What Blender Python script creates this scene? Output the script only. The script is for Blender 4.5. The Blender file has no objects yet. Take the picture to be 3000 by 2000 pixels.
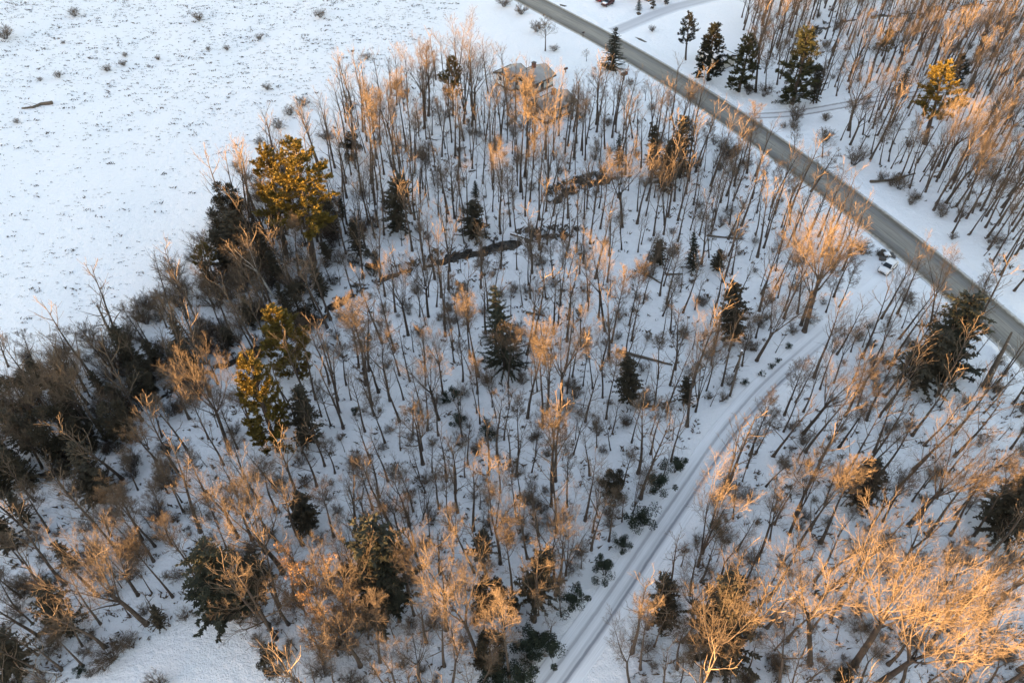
import bpy, math, random
import numpy as np
R = math.radians
random.seed(11); np.random.seed(11)
scene = bpy.context.scene
C = scene.collection

# ------------------------------------------------------------------ camera, sky, sun, exposure
F, TH, CH = 2100.0, R(46.0), 80.0            # focal length in photo pixels, pitch below horizon, height
cam_d = bpy.data.cameras.new("camera"); cam = bpy.data.objects.new("camera", cam_d); C.objects.link(cam)
cam.location = (0, 0, CH); cam.rotation_euler = (R(90) - TH, 0, 0)
cam_d.sensor_width = 36.0; cam_d.lens = 36.0 * F / 3000.0
cam_d.clip_start = 1.0; cam_d.clip_end = 6000.0
scene.camera = cam

SUN_EL = R(2.0)
SUN_AZ_TRAVEL = R(35.0)                       # light travels mostly +x, a little +y
sdir = (math.cos(SUN_EL) * math.cos(SUN_AZ_TRAVEL), math.cos(SUN_EL) * math.sin(SUN_AZ_TRAVEL), -math.sin(SUN_EL))
world = bpy.data.worlds.new("World"); scene.world = world; world.use_nodes = True
nt = world.node_tree; bg = nt.nodes["Background"]
sky = nt.nodes.new("ShaderNodeTexSky"); sky.sky_type = 'NISHITA'; sky.sun_disc = False
sky.sun_elevation = SUN_EL
sky.sun_rotation = math.atan2(-sdir[0], -sdir[1])
sky.air_density = 1.0; sky.dust_density = 0.3; sky.ozone_density = 1.2
wb = nt.nodes.new("ShaderNodeMix"); wb.data_type = 'RGBA'; wb.blend_type = 'MULTIPLY'; wb.inputs[0].default_value = 1.0
wb.inputs[7].default_value = (1.115, 0.95, 0.925, 1)   # the camera's white balance
nt.links.new(sky.outputs[0], wb.inputs[6]); nt.links.new(wb.outputs[2], bg.inputs[0]); bg.inputs[1].default_value = 0.15
sl = bpy.data.lights.new("sun", 'SUN'); so = bpy.data.objects.new("sun", sl); C.objects.link(so)
sl.energy = 4.9; sl.angle = R(0.5); sl.color = (1.0, 0.565, 0.22)
from mathutils import Vector, Matrix, Quaternion
so.rotation_euler = Vector(sdir).to_track_quat('-Z', 'Y').to_euler()
so.location = (-120, -40, 120)
scene.view_settings.view_transform = 'Standard'; scene.view_settings.look = 'None'
scene.view_settings.gamma = 1.0; scene.view_settings.exposure = 3.57
scene.cycles.max_bounces = 6; scene.cycles.diffuse_bounces = 5

# ------------------------------------------------------------------ pixel <-> ground
cT, sT = math.cos(TH), math.sin(TH)
def ray(px, py):
    x, u = px - 1500.0, 1000.0 - py
    return (x, F * cT + u * sT, -F * sT + u * cT)
def gp(px, py, z=0.0):
    d = ray(px, py); t = (z - CH) / d[2]
    return (d[0] * t, d[1] * t)
def proj(x, y, z):
    dz = z - CH
    dep = y * cT - dz * sT; up = y * sT + dz * cT
    return (1500 + F * x / dep, 1000 - F * up / dep)
def mpp(px, py):                               # metres per photo pixel at a ground pixel
    x, y = gp(px, py); return (y * cT + CH * sT) / F
K = 2.3515
ORG = dict(A=(0, 0), B=(1000, 0), C=(2000, 0), D=(0, 667), E=(1000, 667), F=(2000, 667), G=(0, 1333), H=(1000, 1333), I=(2000, 1333))
def cp(c, x, y):
    return (ORG[c][0] + x / K, ORG[c][1] + y / K)
def gl(pts): return np.array([gp(*p) for p in pts])

# ------------------------------------------------------------------ layout lines
ROAD_LO = [(1500, -6), (1553, 25), (1638, 74), (1765, 136), (2000, 278), (2170, 397), (2361, 535), (2540, 667), (2629, 739), (2765, 854), (2901, 990), (2980, 1072)]
ROAD_UP = [(1556, -18), (1591, 0), (1697, 47), (1808, 106), (2000, 222), (2183, 327), (2298, 417), (2425, 502), (2655, 667), (2808, 777), (2935, 892), (2999, 943)]
def resample(p, n):
    s = np.concatenate([[0], np.cumsum(np.linalg.norm(np.diff(p, axis=0), axis=1))])
    t = np.linspace(0, s[-1], n)
    return np.stack([np.interp(t, s, p[:, 0]), np.interp(t, s, p[:, 1])], 1)
def smooth(p, it=30):
    p = p.copy()
    for _ in range(it): p[1:-1] = 0.25 * p[:-2] + 0.5 * p[1:-1] + 0.25 * p[2:]
    return p
rl, ru = resample(gl(ROAD_LO), 80), resample(gl(ROAD_UP), 80)
road_c = smooth((rl + ru) / 2, 120)
d0 = road_c[0] - road_c[6]; d1 = road_c[-1] - road_c[-7]
d0 /= np.linalg.norm(d0); d1 /= np.linalg.norm(d1)
road_c = np.concatenate([[road_c[0] + d0 * s for s in (500, 250, 120, 60, 25)], road_c, [road_c[-1] + d1 * s for s in (25, 60, 120, 250, 500)]])
ROAD_W = 7.2
track_c = smooth(resample(gl([(1500, 2160), (1595, 2040), (1653, 1960), (1801, 1755), (1907, 1590), (2020, 1432), (2108, 1295), (2236, 1142), (2330, 1058), (2428, 972), (2530, 885), (2610, 815), (2680, 760)]), 90), 20)
lane_c = smooth(resample(gl([(2150, 345), (2200, 340), (2270, 338), (2340, 332), (2450, 312), (2600, 285), (2800, 262)]), 50), 8)
drive_c = smooth(resample(gl([(1800, 92), (1850, 72), (1905, 48), (1970, 24), (2060, 0), (2150, -22)]), 50), 6)
brooks = [smooth(resample(gl(p), 120), 6) for p in (
    [(1790, 512), (1740, 527), (1690, 538), (1648, 556), (1620, 580)],
    [(1668, 677), (1640, 684), (1560, 695), (1480, 714), (1400, 728), (1320, 748), (1270, 760)],
    [(1275, 759), (1240, 768), (1150, 800), (1060, 845), (960, 900), (880, 955), (760, 1020), (600, 1095), (470, 1150), (330, 1250), (180, 1365), (60, 1400), (-60, 1430), (-220, 1480)],
    [(2285, 300), (2320, 285), (2400, 255), (2385, 190), (2375, 90), (2440, 60), (2560, 42), (2680, 38), (2800, 20), (2960, 0), (3200, -30)])]
creek2 = smooth(resample(gl([(960, 588), (1010, 584), (1060, 583), (1120, 590), (1180, 610)]), 30), 4)
BW = (2.2, 2.2, 0.9, 2.0)

def dist_poly(X, Y, P):
    best = np.full(X.shape, 1e9)
    for a, b in zip(P[:-1], P[1:]):
        dx, dy = b - a; L = dx * dx + dy * dy + 1e-9
        t = np.clip(((X - a[0]) * dx + (Y - a[1]) * dy) / L, 0, 1)
        d = (X - a[0] - t * dx) ** 2 + (Y - a[1] - t * dy) ** 2
        best = np.minimum(best, d)
    return np.sqrt(best)
def in_poly(X, Y, P):
    P = np.asarray(P); ins = np.zeros(X.shape, bool); j = len(P) - 1
    for i in range(len(P)):
        xi, yi = P[i]; xj, yj = P[j]
        c = ((yi > Y) != (yj > Y)) & (X < (xj - xi) * (Y - yi) / (yj - yi + 1e-12) + xi)
        ins ^= c; j = i
    return ins
def sstep(e0, e1, x):
    t = np.clip((x - e0) / (e1 - e0), 0, 1); return t * t * (3 - 2 * t)

FOREST_PX = [
    [(1010, 330), (1180, 235), (1420, 215), (1560, 330), (1800, 330), (1960, 345), (2170, 480), (2350, 640), (2480, 760), (2420, 940), (2300, 1050), (2150, 1170), (2000, 1360), (1850, 1540), (1700, 1740), (1560, 1960), (1420, 2300), (900, 2300), (830, 1960), (700, 1830), (560, 1815), (380, 1890), (250, 2010), (120, 2300), (-300, 2300), (-300, 1340), (0, 1200), (300, 1050), (570, 870), (665, 690), (790, 520), (930, 450)],
    [(1780, 2300), (1830, 1900), (1960, 1680), (2140, 1380), (2400, 1070), (2560, 940), (2700, 880), (2830, 960), (3000, 1120), (3400, 1400), (3400, 2300)],
    [(2160, 70), (2300, -60), (3300, -60), (3300, 900), (2960, 860), (2760, 640), (2560, 480), (2440, 400), (2560, 320), (2820, 290), (2560, 255), (2290, 300), (2200, 220)]]
FOREST = [gl(p) for p in FOREST_PX]
wave = [(random.uniform(0.03, 0.22), random.uniform(0, 6.28), random.uniform(0, 6.28)) for _ in range(14)]
def und(X, Y):
    z = np.zeros(X.shape)
    for k, a, ph in wave: z += np.sin((X * math.cos(a) + Y * math.sin(a)) * k * 2 + ph) * (0.055 / k) ** 0.8 * 0.10
    return z
SHADE_HILL_D, SHADE_HILL_H = 330.0, 22.8
def shade_hill(X, Y):  # unseen hill added out of frame to keep low sun off the snow
    s = X * math.cos(SUN_AZ_TRAVEL) + (Y - 100) * math.sin(SUN_AZ_TRAVEL)
    q = -X * math.sin(SUN_AZ_TRAVEL) + (Y - 100) * math.cos(SUN_AZ_TRAVEL)
    ridge = SHADE_HILL_H + 1.0 * np.sin(q * 0.045 + 0.6) + 1.0 * np.sin(q * 0.11 + 2.0) + 1.3 * np.sin(q * 0.29 + 1.0) + 1.2 * np.sin(q * 0.47) + 0.8 * np.sin(q * 0.83 + 2)  # ridge waves shaped so the sun reaches the crowns in patches
    return ridge * sstep(-190, -SHADE_HILL_D, s) * (1 - 0.0 * s)
def G(X, Y):
    X = np.asarray(X, float); Y = np.asarray(Y, float)
    dr = dist_poly(X, Y, road_c); dt = dist_poly(X, Y, track_c); dl = dist_poly(X, Y, lane_c); dd = dist_poly(X, Y, drive_c)
    flat = sstep(4, 12, dr) * sstep(2.6, 7, dt) * sstep(2, 6, dl) * sstep(2.4, 6, dd)
    z = und(X, Y) * flat
    bank = np.exp(-((dr - 5.4) / 0.9) ** 2) * 0.38 * sstep(2.5, 5, dl) * sstep(3.0, 6.0, dd) * sstep(4, 9, dt)
    z += bank * (0.75 + 0.35 * np.sin(X * 1.1 + Y * 0.7))
    z += np.exp(-((dt - 3.0) / 0.7) ** 2) * 0.10 * sstep(5, 9, dr)
    keep = sstep(4.5, 8, dr)
    brk = np.sin(X * 0.42 + 1.1 * np.sin(Y * .3)) * np.sin(Y * 0.37 + X * .13 + 1.3) + .35 * np.sin(X * 1.3 + Y) * np.sin(Y * 1.1)
    for b, w in zip(brooks, BW):
        db = dist_poly(X, Y, b) + 0.55 * np.sin(X * 0.9) * np.sin(Y * 0.8 + 1) + .3 * np.sin(X * 2.3 + 1) * np.sin(Y * 2.1)
        db = db + 1.6 * sstep(-.02 if w > 1 else -.3, .3 if w > 1 else .05, brk)
        z -= 1.15 * (1 - sstep(w * 0.42, w * 0.42 + 1.0, db)) * keep
    z -= 0.45 * (1 - sstep(0.5, 1.4, dist_poly(X, Y, creek2)))
    z += shade_hill(X, Y)
    return z
def g1(x, y):
    i = int(np.clip((x - fx[0]) / 0.72, 0, len(fx) - 2)); j = int(np.clip((y - fy[0]) / 0.72, 0, len(fy) - 2))
    u, v = min(1, max(0, (x - fx[i]) / 0.72)), min(1, max(0, (y - fy[j]) / 0.72)); Z = GF
    return float(Z[j, i] * (1 - u) * (1 - v) + Z[j, i + 1] * u * (1 - v) + Z[j + 1, i] * (1 - u) * v + Z[j + 1, i + 1] * u * v)

# ------------------------------------------------------------------ materials
def mat(name, col, rough=0.8, var=0.0, vscale=3.0, col2=None, spec=0.3, bump=0.0, bscale=20.0, rnd=0.0):
    m = bpy.data.materials.new(name); m.use_nodes = True
    t = m.node_tree; b = t.nodes["Principled BSDF"]
    b.inputs["Roughness"].default_value = rough; b.inputs["Specular IOR Level"].default_value = spec
    b.inputs["Base Color"].default_value = (*col, 1)
    if col2 is not None or var:
        tc = t.nodes.new("ShaderNodeTexCoord"); n = t.nodes.new("ShaderNodeTexNoise"); n.inputs["Scale"].default_value = vscale; n.inputs["Detail"].default_value = 4
        t.links.new(tc.outputs["Object"], n.inputs["Vector"])
        r = t.nodes.new("ShaderNodeValToRGB"); r.color_ramp.elements[0].position = 0.35; r.color_ramp.elements[1].position = 0.65
        c2 = col2 or tuple(c * (1 - var) for c in col)
        r.color_ramp.elements[0].color = (*c2, 1); r.color_ramp.elements[1].color = (*col, 1)
        t.links.new(n.outputs["Fac"], r.inputs["Fac"]); out = r.outputs["Color"]
        if rnd:
            oi = t.nodes.new("ShaderNodeObjectInfo"); hs = t.nodes.new("ShaderNodeHueSaturation")
            mr = t.nodes.new("ShaderNodeMapRange"); mr.inputs["To Min"].default_value = 1 - rnd; mr.inputs["To Max"].default_value = 1 + rnd
            t.links.new(oi.outputs["Random"], mr.inputs["Value"]); t.links.new(mr.outputs["Result"], hs.inputs["Value"])
            t.links.new(out, hs.inputs["Color"]); out = hs.outputs["Color"]
        t.links.new(out, b.inputs["Base Color"])
    if bump:
        tc = t.nodes.new("ShaderNodeTexCoord"); n = t.nodes.new("ShaderNodeTexNoise"); n.inputs["Scale"].default_value = bscale; n.inputs["Detail"].default_value = 4
        t.links.new(tc.outputs["Object"], n.inputs["Vector"])
        bp = t.nodes.new("ShaderNodeBump"); bp.inputs["Strength"].default_value = bump; bp.inputs["Distance"].default_value = 0.1
        t.links.new(n.outputs["Fac"], bp.inputs["Height"]); t.links.new(bp.outputs["Normal"], b.inputs["Normal"])
    return m

def snow_mat():
    m = bpy.data.materials.new("snow"); m.use_nodes = True; t = m.node_tree; b = t.nodes["Principled BSDF"]; L = t.links.new
    b.inputs["Roughness"].default_value = 0.7; b.inputs["Specular IOR Level"].default_value = 0.2
    geo = t.nodes.new("ShaderNodeNewGeometry")
    at = t.nodes.new("ShaderNodeAttribute"); at.attribute_name = "litter_shade"
    af = t.nodes.new("ShaderNodeAttribute"); af.attribute_name = "stubble"
    def noise(sc, det=5, rough=0.6, stretch=None):
        n = t.nodes.new("ShaderNodeTexNoise"); n.inputs["Scale"].default_value = sc; n.inputs["Detail"].default_value = det; n.inputs["Roughness"].default_value = rough
        if stretch:
            mp = t.nodes.new("ShaderNodeMapping"); mp.inputs["Scale"].default_value = stretch; mp.inputs["Rotation"].default_value = (0, 0, R(8))
            L(geo.outputs["Position"], mp.inputs["Vector"]); L(mp.outputs[0], n.inputs["Vector"])
        else: L(geo.outputs["Position"], n.inputs["Vector"])
        return n
    def ramp(src, a, bb):
        r = t.nodes.new("ShaderNodeMapRange"); r.interpolation_type = 'SMOOTHSTEP'
        r.inputs["From Min"].default_value = a; r.inputs["From Max"].default_value = bb; L(src, r.inputs["Value"]); return r.outputs["Result"]
    def mul(a, bb):
        q = t.nodes.new("ShaderNodeMath"); q.operation = 'MULTIPLY'; L(a, q.inputs[0])
        if isinstance(bb, float): q.inputs[1].default_value = bb
        else: L(bb, q.inputs[1])
        return q.outputs[0]
    def mix(f, a, bb):
        q = t.nodes.new("ShaderNodeMix"); q.data_type = 'RGBA'; L(f, q.inputs["Factor"])
        for s, v in (("A", a), ("B", bb)):
            i = [k for k in q.inputs if k.name == s and k.type == 'RGBA'][0]
            if isinstance(v, tuple): i.default_value = (*v, 1)
            else: L(v, i)
        return [k for k in q.outputs if k.type == 'RGBA'][0]
    lit = mul(ramp(noise(0.55, 6, 0.7).outputs["Fac"], 0.47, 0.72), at.outputs["Fac"])  # grey mottling: litter showing through, plus shade of uneven snow painted in
    fine = mul(ramp(noise(2.6, 4, 0.7).outputs["Fac"], 0.56, 0.70), at.outputs["Fac"])
    stb = mul(ramp(noise(1.0, 4, 0.75, (0.9, 2.6, 1)).outputs["Fac"], 0.60, 0.74), af.outputs["Fac"])
    c = mix(mul(lit, 0.20), (0.80, 0.82, 0.85), (0.46, 0.46, 0.48))
    c = mix(mul(fine, 0.15), c, (0.26, 0.23, 0.21))
    c = mix(mul(stb, 0.18), c, (0.30, 0.31, 0.36))
    L(c, b.inputs["Base Color"])
    n1 = noise(0.9, 6, 0.65); n2 = noise(5.0, 3, 0.6)
    ad = t.nodes.new("ShaderNodeMath"); ad.operation = 'MULTIPLY_ADD'; L(n2.outputs["Fac"], ad.inputs[0]); ad.inputs[1].default_value = 0.26; L(n1.outputs["Fac"], ad.inputs[2])
    bp = t.nodes.new("ShaderNodeBump"); bp.inputs["Strength"].default_value = 0.8; bp.inputs["Distance"].default_value = 0.55
    L(ad.outputs[0], bp.inputs["Height"]); L(bp.outputs["Normal"], b.inputs["Normal"])
    return m
M_snow = snow_mat()

def strip_mat(name, stops, rough=0.8, nscale=1.2, namt=0.35, nedge=0.06):
    """colour bands across a strip from its own 'across' attribute, edges broken by noise"""
    m = bpy.data.materials.new(name); m.use_nodes = True; t = m.node_tree; b = t.nodes["Principled BSDF"]; L = t.links.new
    b.inputs["Roughness"].default_value = rough; b.inputs["Specular IOR Level"].default_value = 0.25
    at = t.nodes.new("ShaderNodeAttribute"); at.attribute_name = "across"
    geo = t.nodes.new("ShaderNodeNewGeometry")
    n = t.nodes.new("ShaderNodeTexNoise"); n.inputs["Scale"].default_value = nscale; n.inputs["Detail"].default_value = 5; n.inputs["Roughness"].default_value = 0.65
    L(geo.outputs["Position"], n.inputs["Vector"])
    ma = t.nodes.new("ShaderNodeMath"); ma.operation = 'MULTIPLY_ADD'; L(n.outputs["Fac"], ma.inputs[0]); ma.inputs[1].default_value = nedge * 2; L(at.outputs["Fac"], ma.inputs[2])
    sb = t.nodes.new("ShaderNodeMath"); sb.operation = 'SUBTRACT'; L(ma.outputs[0], sb.inputs[0]); sb.inputs[1].default_value = nedge
    r = t.nodes.new("ShaderNodeValToRGB"); e = r.color_ramp.elements
    e[0].position, e[0].color = stops[0][0], (*stops[0][1], 1); e[1].position, e[1].color = stops[-1][0], (*stops[-1][1], 1)
    for p, c in stops[1:-1]: q = e.new(p); q.color = (*c, 1)
    L(sb.outputs[0], r.inputs["Fac"])
    al = t.nodes.new("ShaderNodeAttribute"); al.attribute_name = "along"
    cx = t.nodes.new("ShaderNodeCombineXYZ"); L(at.outputs["Fac"], cx.inputs[0]); L(al.outputs["Fac"], cx.inputs[1])
    mp = t.nodes.new("ShaderNodeMapping"); mp.inputs["Scale"].default_value = (26, 0.11, 1); L(cx.outputs[0], mp.inputs["Vector"])   # wear drawn out along the way
    n2 = t.nodes.new("ShaderNodeTexNoise"); n2.inputs["Scale"].default_value = 1.0; n2.inputs["Detail"].default_value = 6; n2.inputs["Roughness"].default_value = 0.7; L(mp.outputs[0], n2.inputs["Vector"])
    mr = t.nodes.new("ShaderNodeMapRange"); mr.inputs["From Min"].default_value = 0.3; mr.inputs["From Max"].default_value = 0.7; mr.inputs["To Min"].default_value = 1 - namt; mr.inputs["To Max"].default_value = 1 + namt * 0.6
    L(n2.outputs["Fac"], mr.inputs["Value"])
    hs = t.nodes.new("ShaderNodeHueSaturation"); L(mr.outputs["Result"], hs.inputs["Value"]); L(r.outputs["Color"], hs.inputs["Color"]); L(hs.outputs["Color"], b.inputs["Base Color"])
    return m
AS = (0.235, 0.235, 0.235)
M_road = strip_mat("asphalt", [(0.0, (0.62, 0.63, 0.65)), (0.06, (0.36, 0.33, 0.28)), (0.12, (0.12, 0.105, 0.085)), (0.18, (0.165, 0.155, 0.14)), (0.28, (0.20, 0.19, 0.175)), (0.36, (0.25, 0.235, 0.205)), (0.5, (0.265, 0.25, 0.22)), (0.62, (0.24, 0.225, 0.195)), (0.70, (0.20, 0.195, 0.185)), (0.82, (0.165, 0.155, 0.14)), (0.88, (0.12, 0.10, 0.075)), (0.94, (0.38, 0.35, 0.30)), (1.0, (0.64, 0.65, 0.67))], 0.75, 1.6, 0.48, 0.06)
SN = (0.76, 0.78, 0.81)
M_track = strip_mat("packed_snow", [(0.0, SN), (0.20, SN), (0.27, (0.52, 0.53, 0.56)), (0.30, (0.27, 0.28, 0.31)), (0.335, (0.26, 0.27, 0.30)), (0.37, (0.58, 0.60, 0.63)), (0.42, (0.50, 0.52, 0.55)), (0.5, (0.68, 0.70, 0.73)), (0.62, (0.66, 0.68, 0.71)), (0.66, (0.40, 0.41, 0.44)), (0.70, (0.44, 0.45, 0.48)), (0.74, (0.66, 0.68, 0.71)), (0.82, SN), (1.0, SN)], 0.7, 0.8, 0.16, 0.022)
def fade_along(m, a, b, col, amt):
    t = m.node_tree; bs = t.nodes["Principled BSDF"]; src = bs.inputs["Base Color"].links[0].from_socket
    al = t.nodes.new("ShaderNodeAttribute"); al.attribute_name = "along"
    r = t.nodes.new("ShaderNodeMapRange"); r.interpolation_type = 'SMOOTHSTEP'; r.inputs["From Min"].default_value = a; r.inputs["From Max"].default_value = b; r.inputs["To Max"].default_value = amt
    t.links.new(al.outputs["Fac"], r.inputs["Value"]); q = t.nodes.new("ShaderNodeMix"); q.data_type = 'RGBA'
    t.links.new(r.outputs["Result"], q.inputs[0]); t.links.new(src, q.inputs[6]); q.inputs[7].default_value = (*col, 1); t.links.new(q.outputs[2], bs.inputs["Base Color"])
fade_along(M_track, 60, 84, SN, .82)
M_lane = strip_mat("rutted_snow", [(0.0, SN), (0.18, SN), (0.28, (0.24, 0.23, 0.23)), (0.36, (0.66, 0.67, 0.7)), (0.6, (0.66, 0.67, 0.7)), (0.70, (0.26, 0.25, 0.25)), (0.80, SN), (1.0, SN)], 0.7, 1.0, 0.12, 0.07)
M_drive = strip_mat("ploughed_drive", [(0.0, SN), (0.10, (0.60, 0.61, 0.64)), (0.25, (0.45, 0.46, 0.49)), (0.4, (0.52, 0.53, 0.56)), (0.6, (0.47, 0.48, 0.51)), (0.8, (0.46, 0.47, 0.50)), (0.92, (0.62, 0.63, 0.66)), (1.0, SN)], 0.7, 0.8, 0.12, 0.06)
M_water = mat("brook_water", (0.018, 0.017, 0.015), 0.22, spec=0.35, col2=(0.045, 0.038, 0.03), vscale=0.7, bump=0.2, bscale=3)
M_bark = mat("bark", (0.085, 0.067, 0.054), 0.9, col2=(0.048, 0.038, 0.032), vscale=2.5, bump=0.5, bscale=9, rnd=0.22)
M_twig = mat("twig_bark", (0.150, 0.114, 0.080), 0.85, col2=(0.100, 0.076, 0.055), vscale=0.6, rnd=0.22)
M_brush = mat("brush_bark", (0.095, 0.075, 0.058), 0.9, col2=(0.055, 0.044, 0.036), vscale=0.4)
M_birch = mat("birch_bark", (0.62, 0.60, 0.56), 0.7, col2=(0.40, 0.38, 0.35), vscale=3)
M_dead = mat("dead_wood", (0.13, 0.11, 0.09), 0.9, col2=(0.08, 0.068, 0.055), vscale=2)
M_dry = mat("dry_leaves", (0.26, 0.155, 0.075), 0.85, col2=(0.16, 0.095, 0.05), vscale=0.9, rnd=0.15)
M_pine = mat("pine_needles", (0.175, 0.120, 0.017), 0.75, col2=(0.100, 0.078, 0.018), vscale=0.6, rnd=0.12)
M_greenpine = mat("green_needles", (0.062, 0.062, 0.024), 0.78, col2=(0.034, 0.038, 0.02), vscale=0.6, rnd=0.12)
M_spruce = mat("spruce_needles", (0.037, 0.040, 0.024), 0.8, col2=(0.022, 0.024, 0.016), vscale=0.6, rnd=0.2)
M_hem = mat("dull_needles", (0.062, 0.050, 0.030), 0.8, col2=(0.030, 0.028, 0.019), vscale=0.6, rnd=0.2)
M_bluespruce = mat("blue_needles", (0.06, 0.085, 0.085), 0.8, col2=(0.035, 0.05, 0.05), vscale=0.6)
M_laurel = mat("evergreen_leaves", (0.024, 0.036, 0.02), 0.7, col2=(0.014, 0.02, 0.013), vscale=1.2, rnd=0.15)
M_tuft = mat("dead_grass", (0.13, 0.115, 0.095), 0.9, col2=(0.075, 0.068, 0.06), vscale=0.3)
M_snowcap = mat("snow_cover", (0.80, 0.82, 0.85), 0.7, bump=0.5, bscale=2.0)
M_earth = mat("bare_earth", (0.10, 0.075, 0.05), 0.95, col2=(0.06, 0.045, 0.03), vscale=1.5)

# ------------------------------------------------------------------ mesh helpers
def mesh_np(name, V, Fs, mats, smooth_=False):
    """V (n,3); Fs list of face arrays (m,k)"""
    me = bpy.data.meshes.new(name)
    V = np.asarray(V, np.float32); me.vertices.add(len(V)); me.vertices.foreach_set("co", V.ravel())
    Fs = [np.asarray(f, np.int32) for f in Fs if len(f)]
    loops = np.concatenate([f.ravel() for f in Fs]); tot = np.concatenate([np.full(len(f), f.shape[1], np.int32) for f in Fs])
    me.loops.add(len(loops)); me.loops.foreach_set("vertex_index", loops)
    me.polygons.add(len(tot)); st = np.concatenate([[0], np.cumsum(tot)[:-1]]).astype(np.int32)
    me.polygons.foreach_set("loop_start", st); me.polygons.foreach_set("loop_total", tot)
    if smooth_: me.polygons.foreach_set("use_smooth", np.ones(len(tot), bool))
    me.update(calc_edges=True); me.validate()
    for m in (mats if isinstance(mats, (list, tuple)) else [mats]): me.materials.append(m)
    return me
class MB:
    def __init__(s): s.V = []; s.Q = []; s.T = []
    def tube(s, pts, rad, n, cap=False):
        V = s.V; base = len(V); m = len(pts)
        for i in range(m):
            p = pts[i]; a = pts[max(i - 1, 0)]; b = pts[min(i + 1, m - 1)]
            dx, dy, dz = b[0] - a[0], b[1] - a[1], b[2] - a[2]
            l = math.sqrt(dx * dx + dy * dy + dz * dz) or 1.0; dx /= l; dy /= l; dz /= l
            if abs(dz) < 0.9: ux, uy, uz = -dy, dx, 0.0
            else: ux, uy, uz = 0.0, -dz, dy
            l = math.sqrt(ux * ux + uy * uy + uz * uz) or 1.0; ux /= l; uy /= l; uz /= l
            vx, vy, vz = dy * uz - dz * uy, dz * ux - dx * uz, dx * uy - dy * ux
            r = rad[i]
            for k in range(n):
                c, q = math.cos(6.28318 * k / n) * r, math.sin(6.28318 * k / n) * r
                V.append((p[0] + ux * c + vx * q, p[1] + uy * c + vy * q, p[2] + uz * c + vz * q))
        for i in range(m - 1):
            for k in range(n):
                a = base + i * n + k; b = base + i * n + (k + 1) % n
                s.Q.append((a, b, b + n, a + n))
        if cap:
            for i, o in ((0, 0), (m - 1, (m - 1) * n)):
                V.append(pts[i]); ci = len(V) - 1
                for k in range(n): s.T.append((ci, base + o + k, base + o + (k + 1) % n))
    def tri(s, a, b, c):
        i = len(s.V); s.V += [a, b, c]; s.T.append((i, i + 1, i + 2))
    def quad(s, a, b, c, d):
        i = len(s.V); s.V += [a, b, c, d]; s.Q.append((i, i + 1, i + 2, i + 3))
    def box(s, c, sz, ax=None, taper=1.0):
        """box centred c, half sizes sz, optional axes (3 vectors)"""
        ax = ax or ((1, 0, 0), (0, 1, 0), (0, 0, 1)); i = len(s.V)
        for z in (-1, 1):
            for x, y in ((-1, -1), (1, -1), (1, 1), (-1, 1)):
                k = taper if z > 0 else 1.0
                s.V.append(tuple(c[j] + ax[0][j] * x * sz[0] * k + ax[1][j] * y * sz[1] * k + ax[2][j] * z * sz[2] for j in range(3)))
        for f in ((3, 2, 1, 0), (4, 5, 6, 7), (0, 1, 5, 4), (1, 2, 6, 5), (2, 3, 7, 6), (3, 0, 4, 7)): s.Q.append(tuple(i + j for j in f))
    def mesh(s, name, m, sm=False): return mesh_np(name, s.V, [s.Q, s.T], m, sm)
    def build(s, name, m, parent=None, sm=False): return link(name, s.mesh(name, m, sm), parent)
def link(name, me, parent=None):
    o = bpy.data.objects.new(name, me); C.objects.link(o)
    if parent: o.parent = parent
    return o
def tag(o, label=None, cat=None, group=None, kind=None):
    if label: o["label"] = label
    if cat: o["category"] = cat
    if group: o["group"] = group
    if kind: o["kind"] = kind
    return o
def empty(name, loc, rz=0.0):
    o = bpy.data.objects.new(name, None); C.objects.link(o); o.location = loc; o.rotation_euler = (0, 0, rz); return o

# ------------------------------------------------------------------ the ground sheet
fx = np.arange(-165, 165.1, 0.72); fy = np.arange(0, 232, 0.72)
def flank(a, b): return np.sign(b - a) * np.geomspace(2.0, abs(b - a), 26)
xs = np.concatenate([fx[0] - np.concatenate([np.arange(2, 200, 2.2), np.geomspace(203, 2600, 20)])[::-1], fx, fx[-1] + np.geomspace(2, 2600, 34)])
ys = np.concatenate([fy[0] - np.concatenate([np.arange(2, 230, 2.4), np.geomspace(234, 1500, 14)])[::-1], fy, fy[-1] + np.geomspace(2, 3000, 34)])
ox, oy = int(np.searchsorted(xs, fx[0] - .01)), int(np.searchsorted(ys, fy[0] - .01))
GX, GY = np.meshgrid(xs, ys)
GZ = G(GX, GY)
GF = GZ[oy:oy + len(fy), ox:ox + len(fx)]
def litter_shade_mask(X, Y):
    l = np.zeros(X.shape)
    for P in FOREST: l = np.maximum(l, np.where(in_poly(X, Y, P), 1.0, 0.0) * sstep(0, 5, dist_poly(X, Y, np.vstack([P, P[:1]]))))
    return l * sstep(2.5, 5, dist_poly(X, Y, track_c))
LITTER_SHADE = litter_shade_mask(GX, GY)
FIELD_PX = [(-400, 1150), (0, 1000), (300, 890), (560, 740), (600, 520), (760, 400), (900, 345), (1090, 225), (1330, 40), (1380, -60), (1380, -400), (-900, -400)]
STB = in_poly(GX, GY, gl([(p[0], max(p[1], -60)) for p in FIELD_PX])) * 1.0
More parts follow.
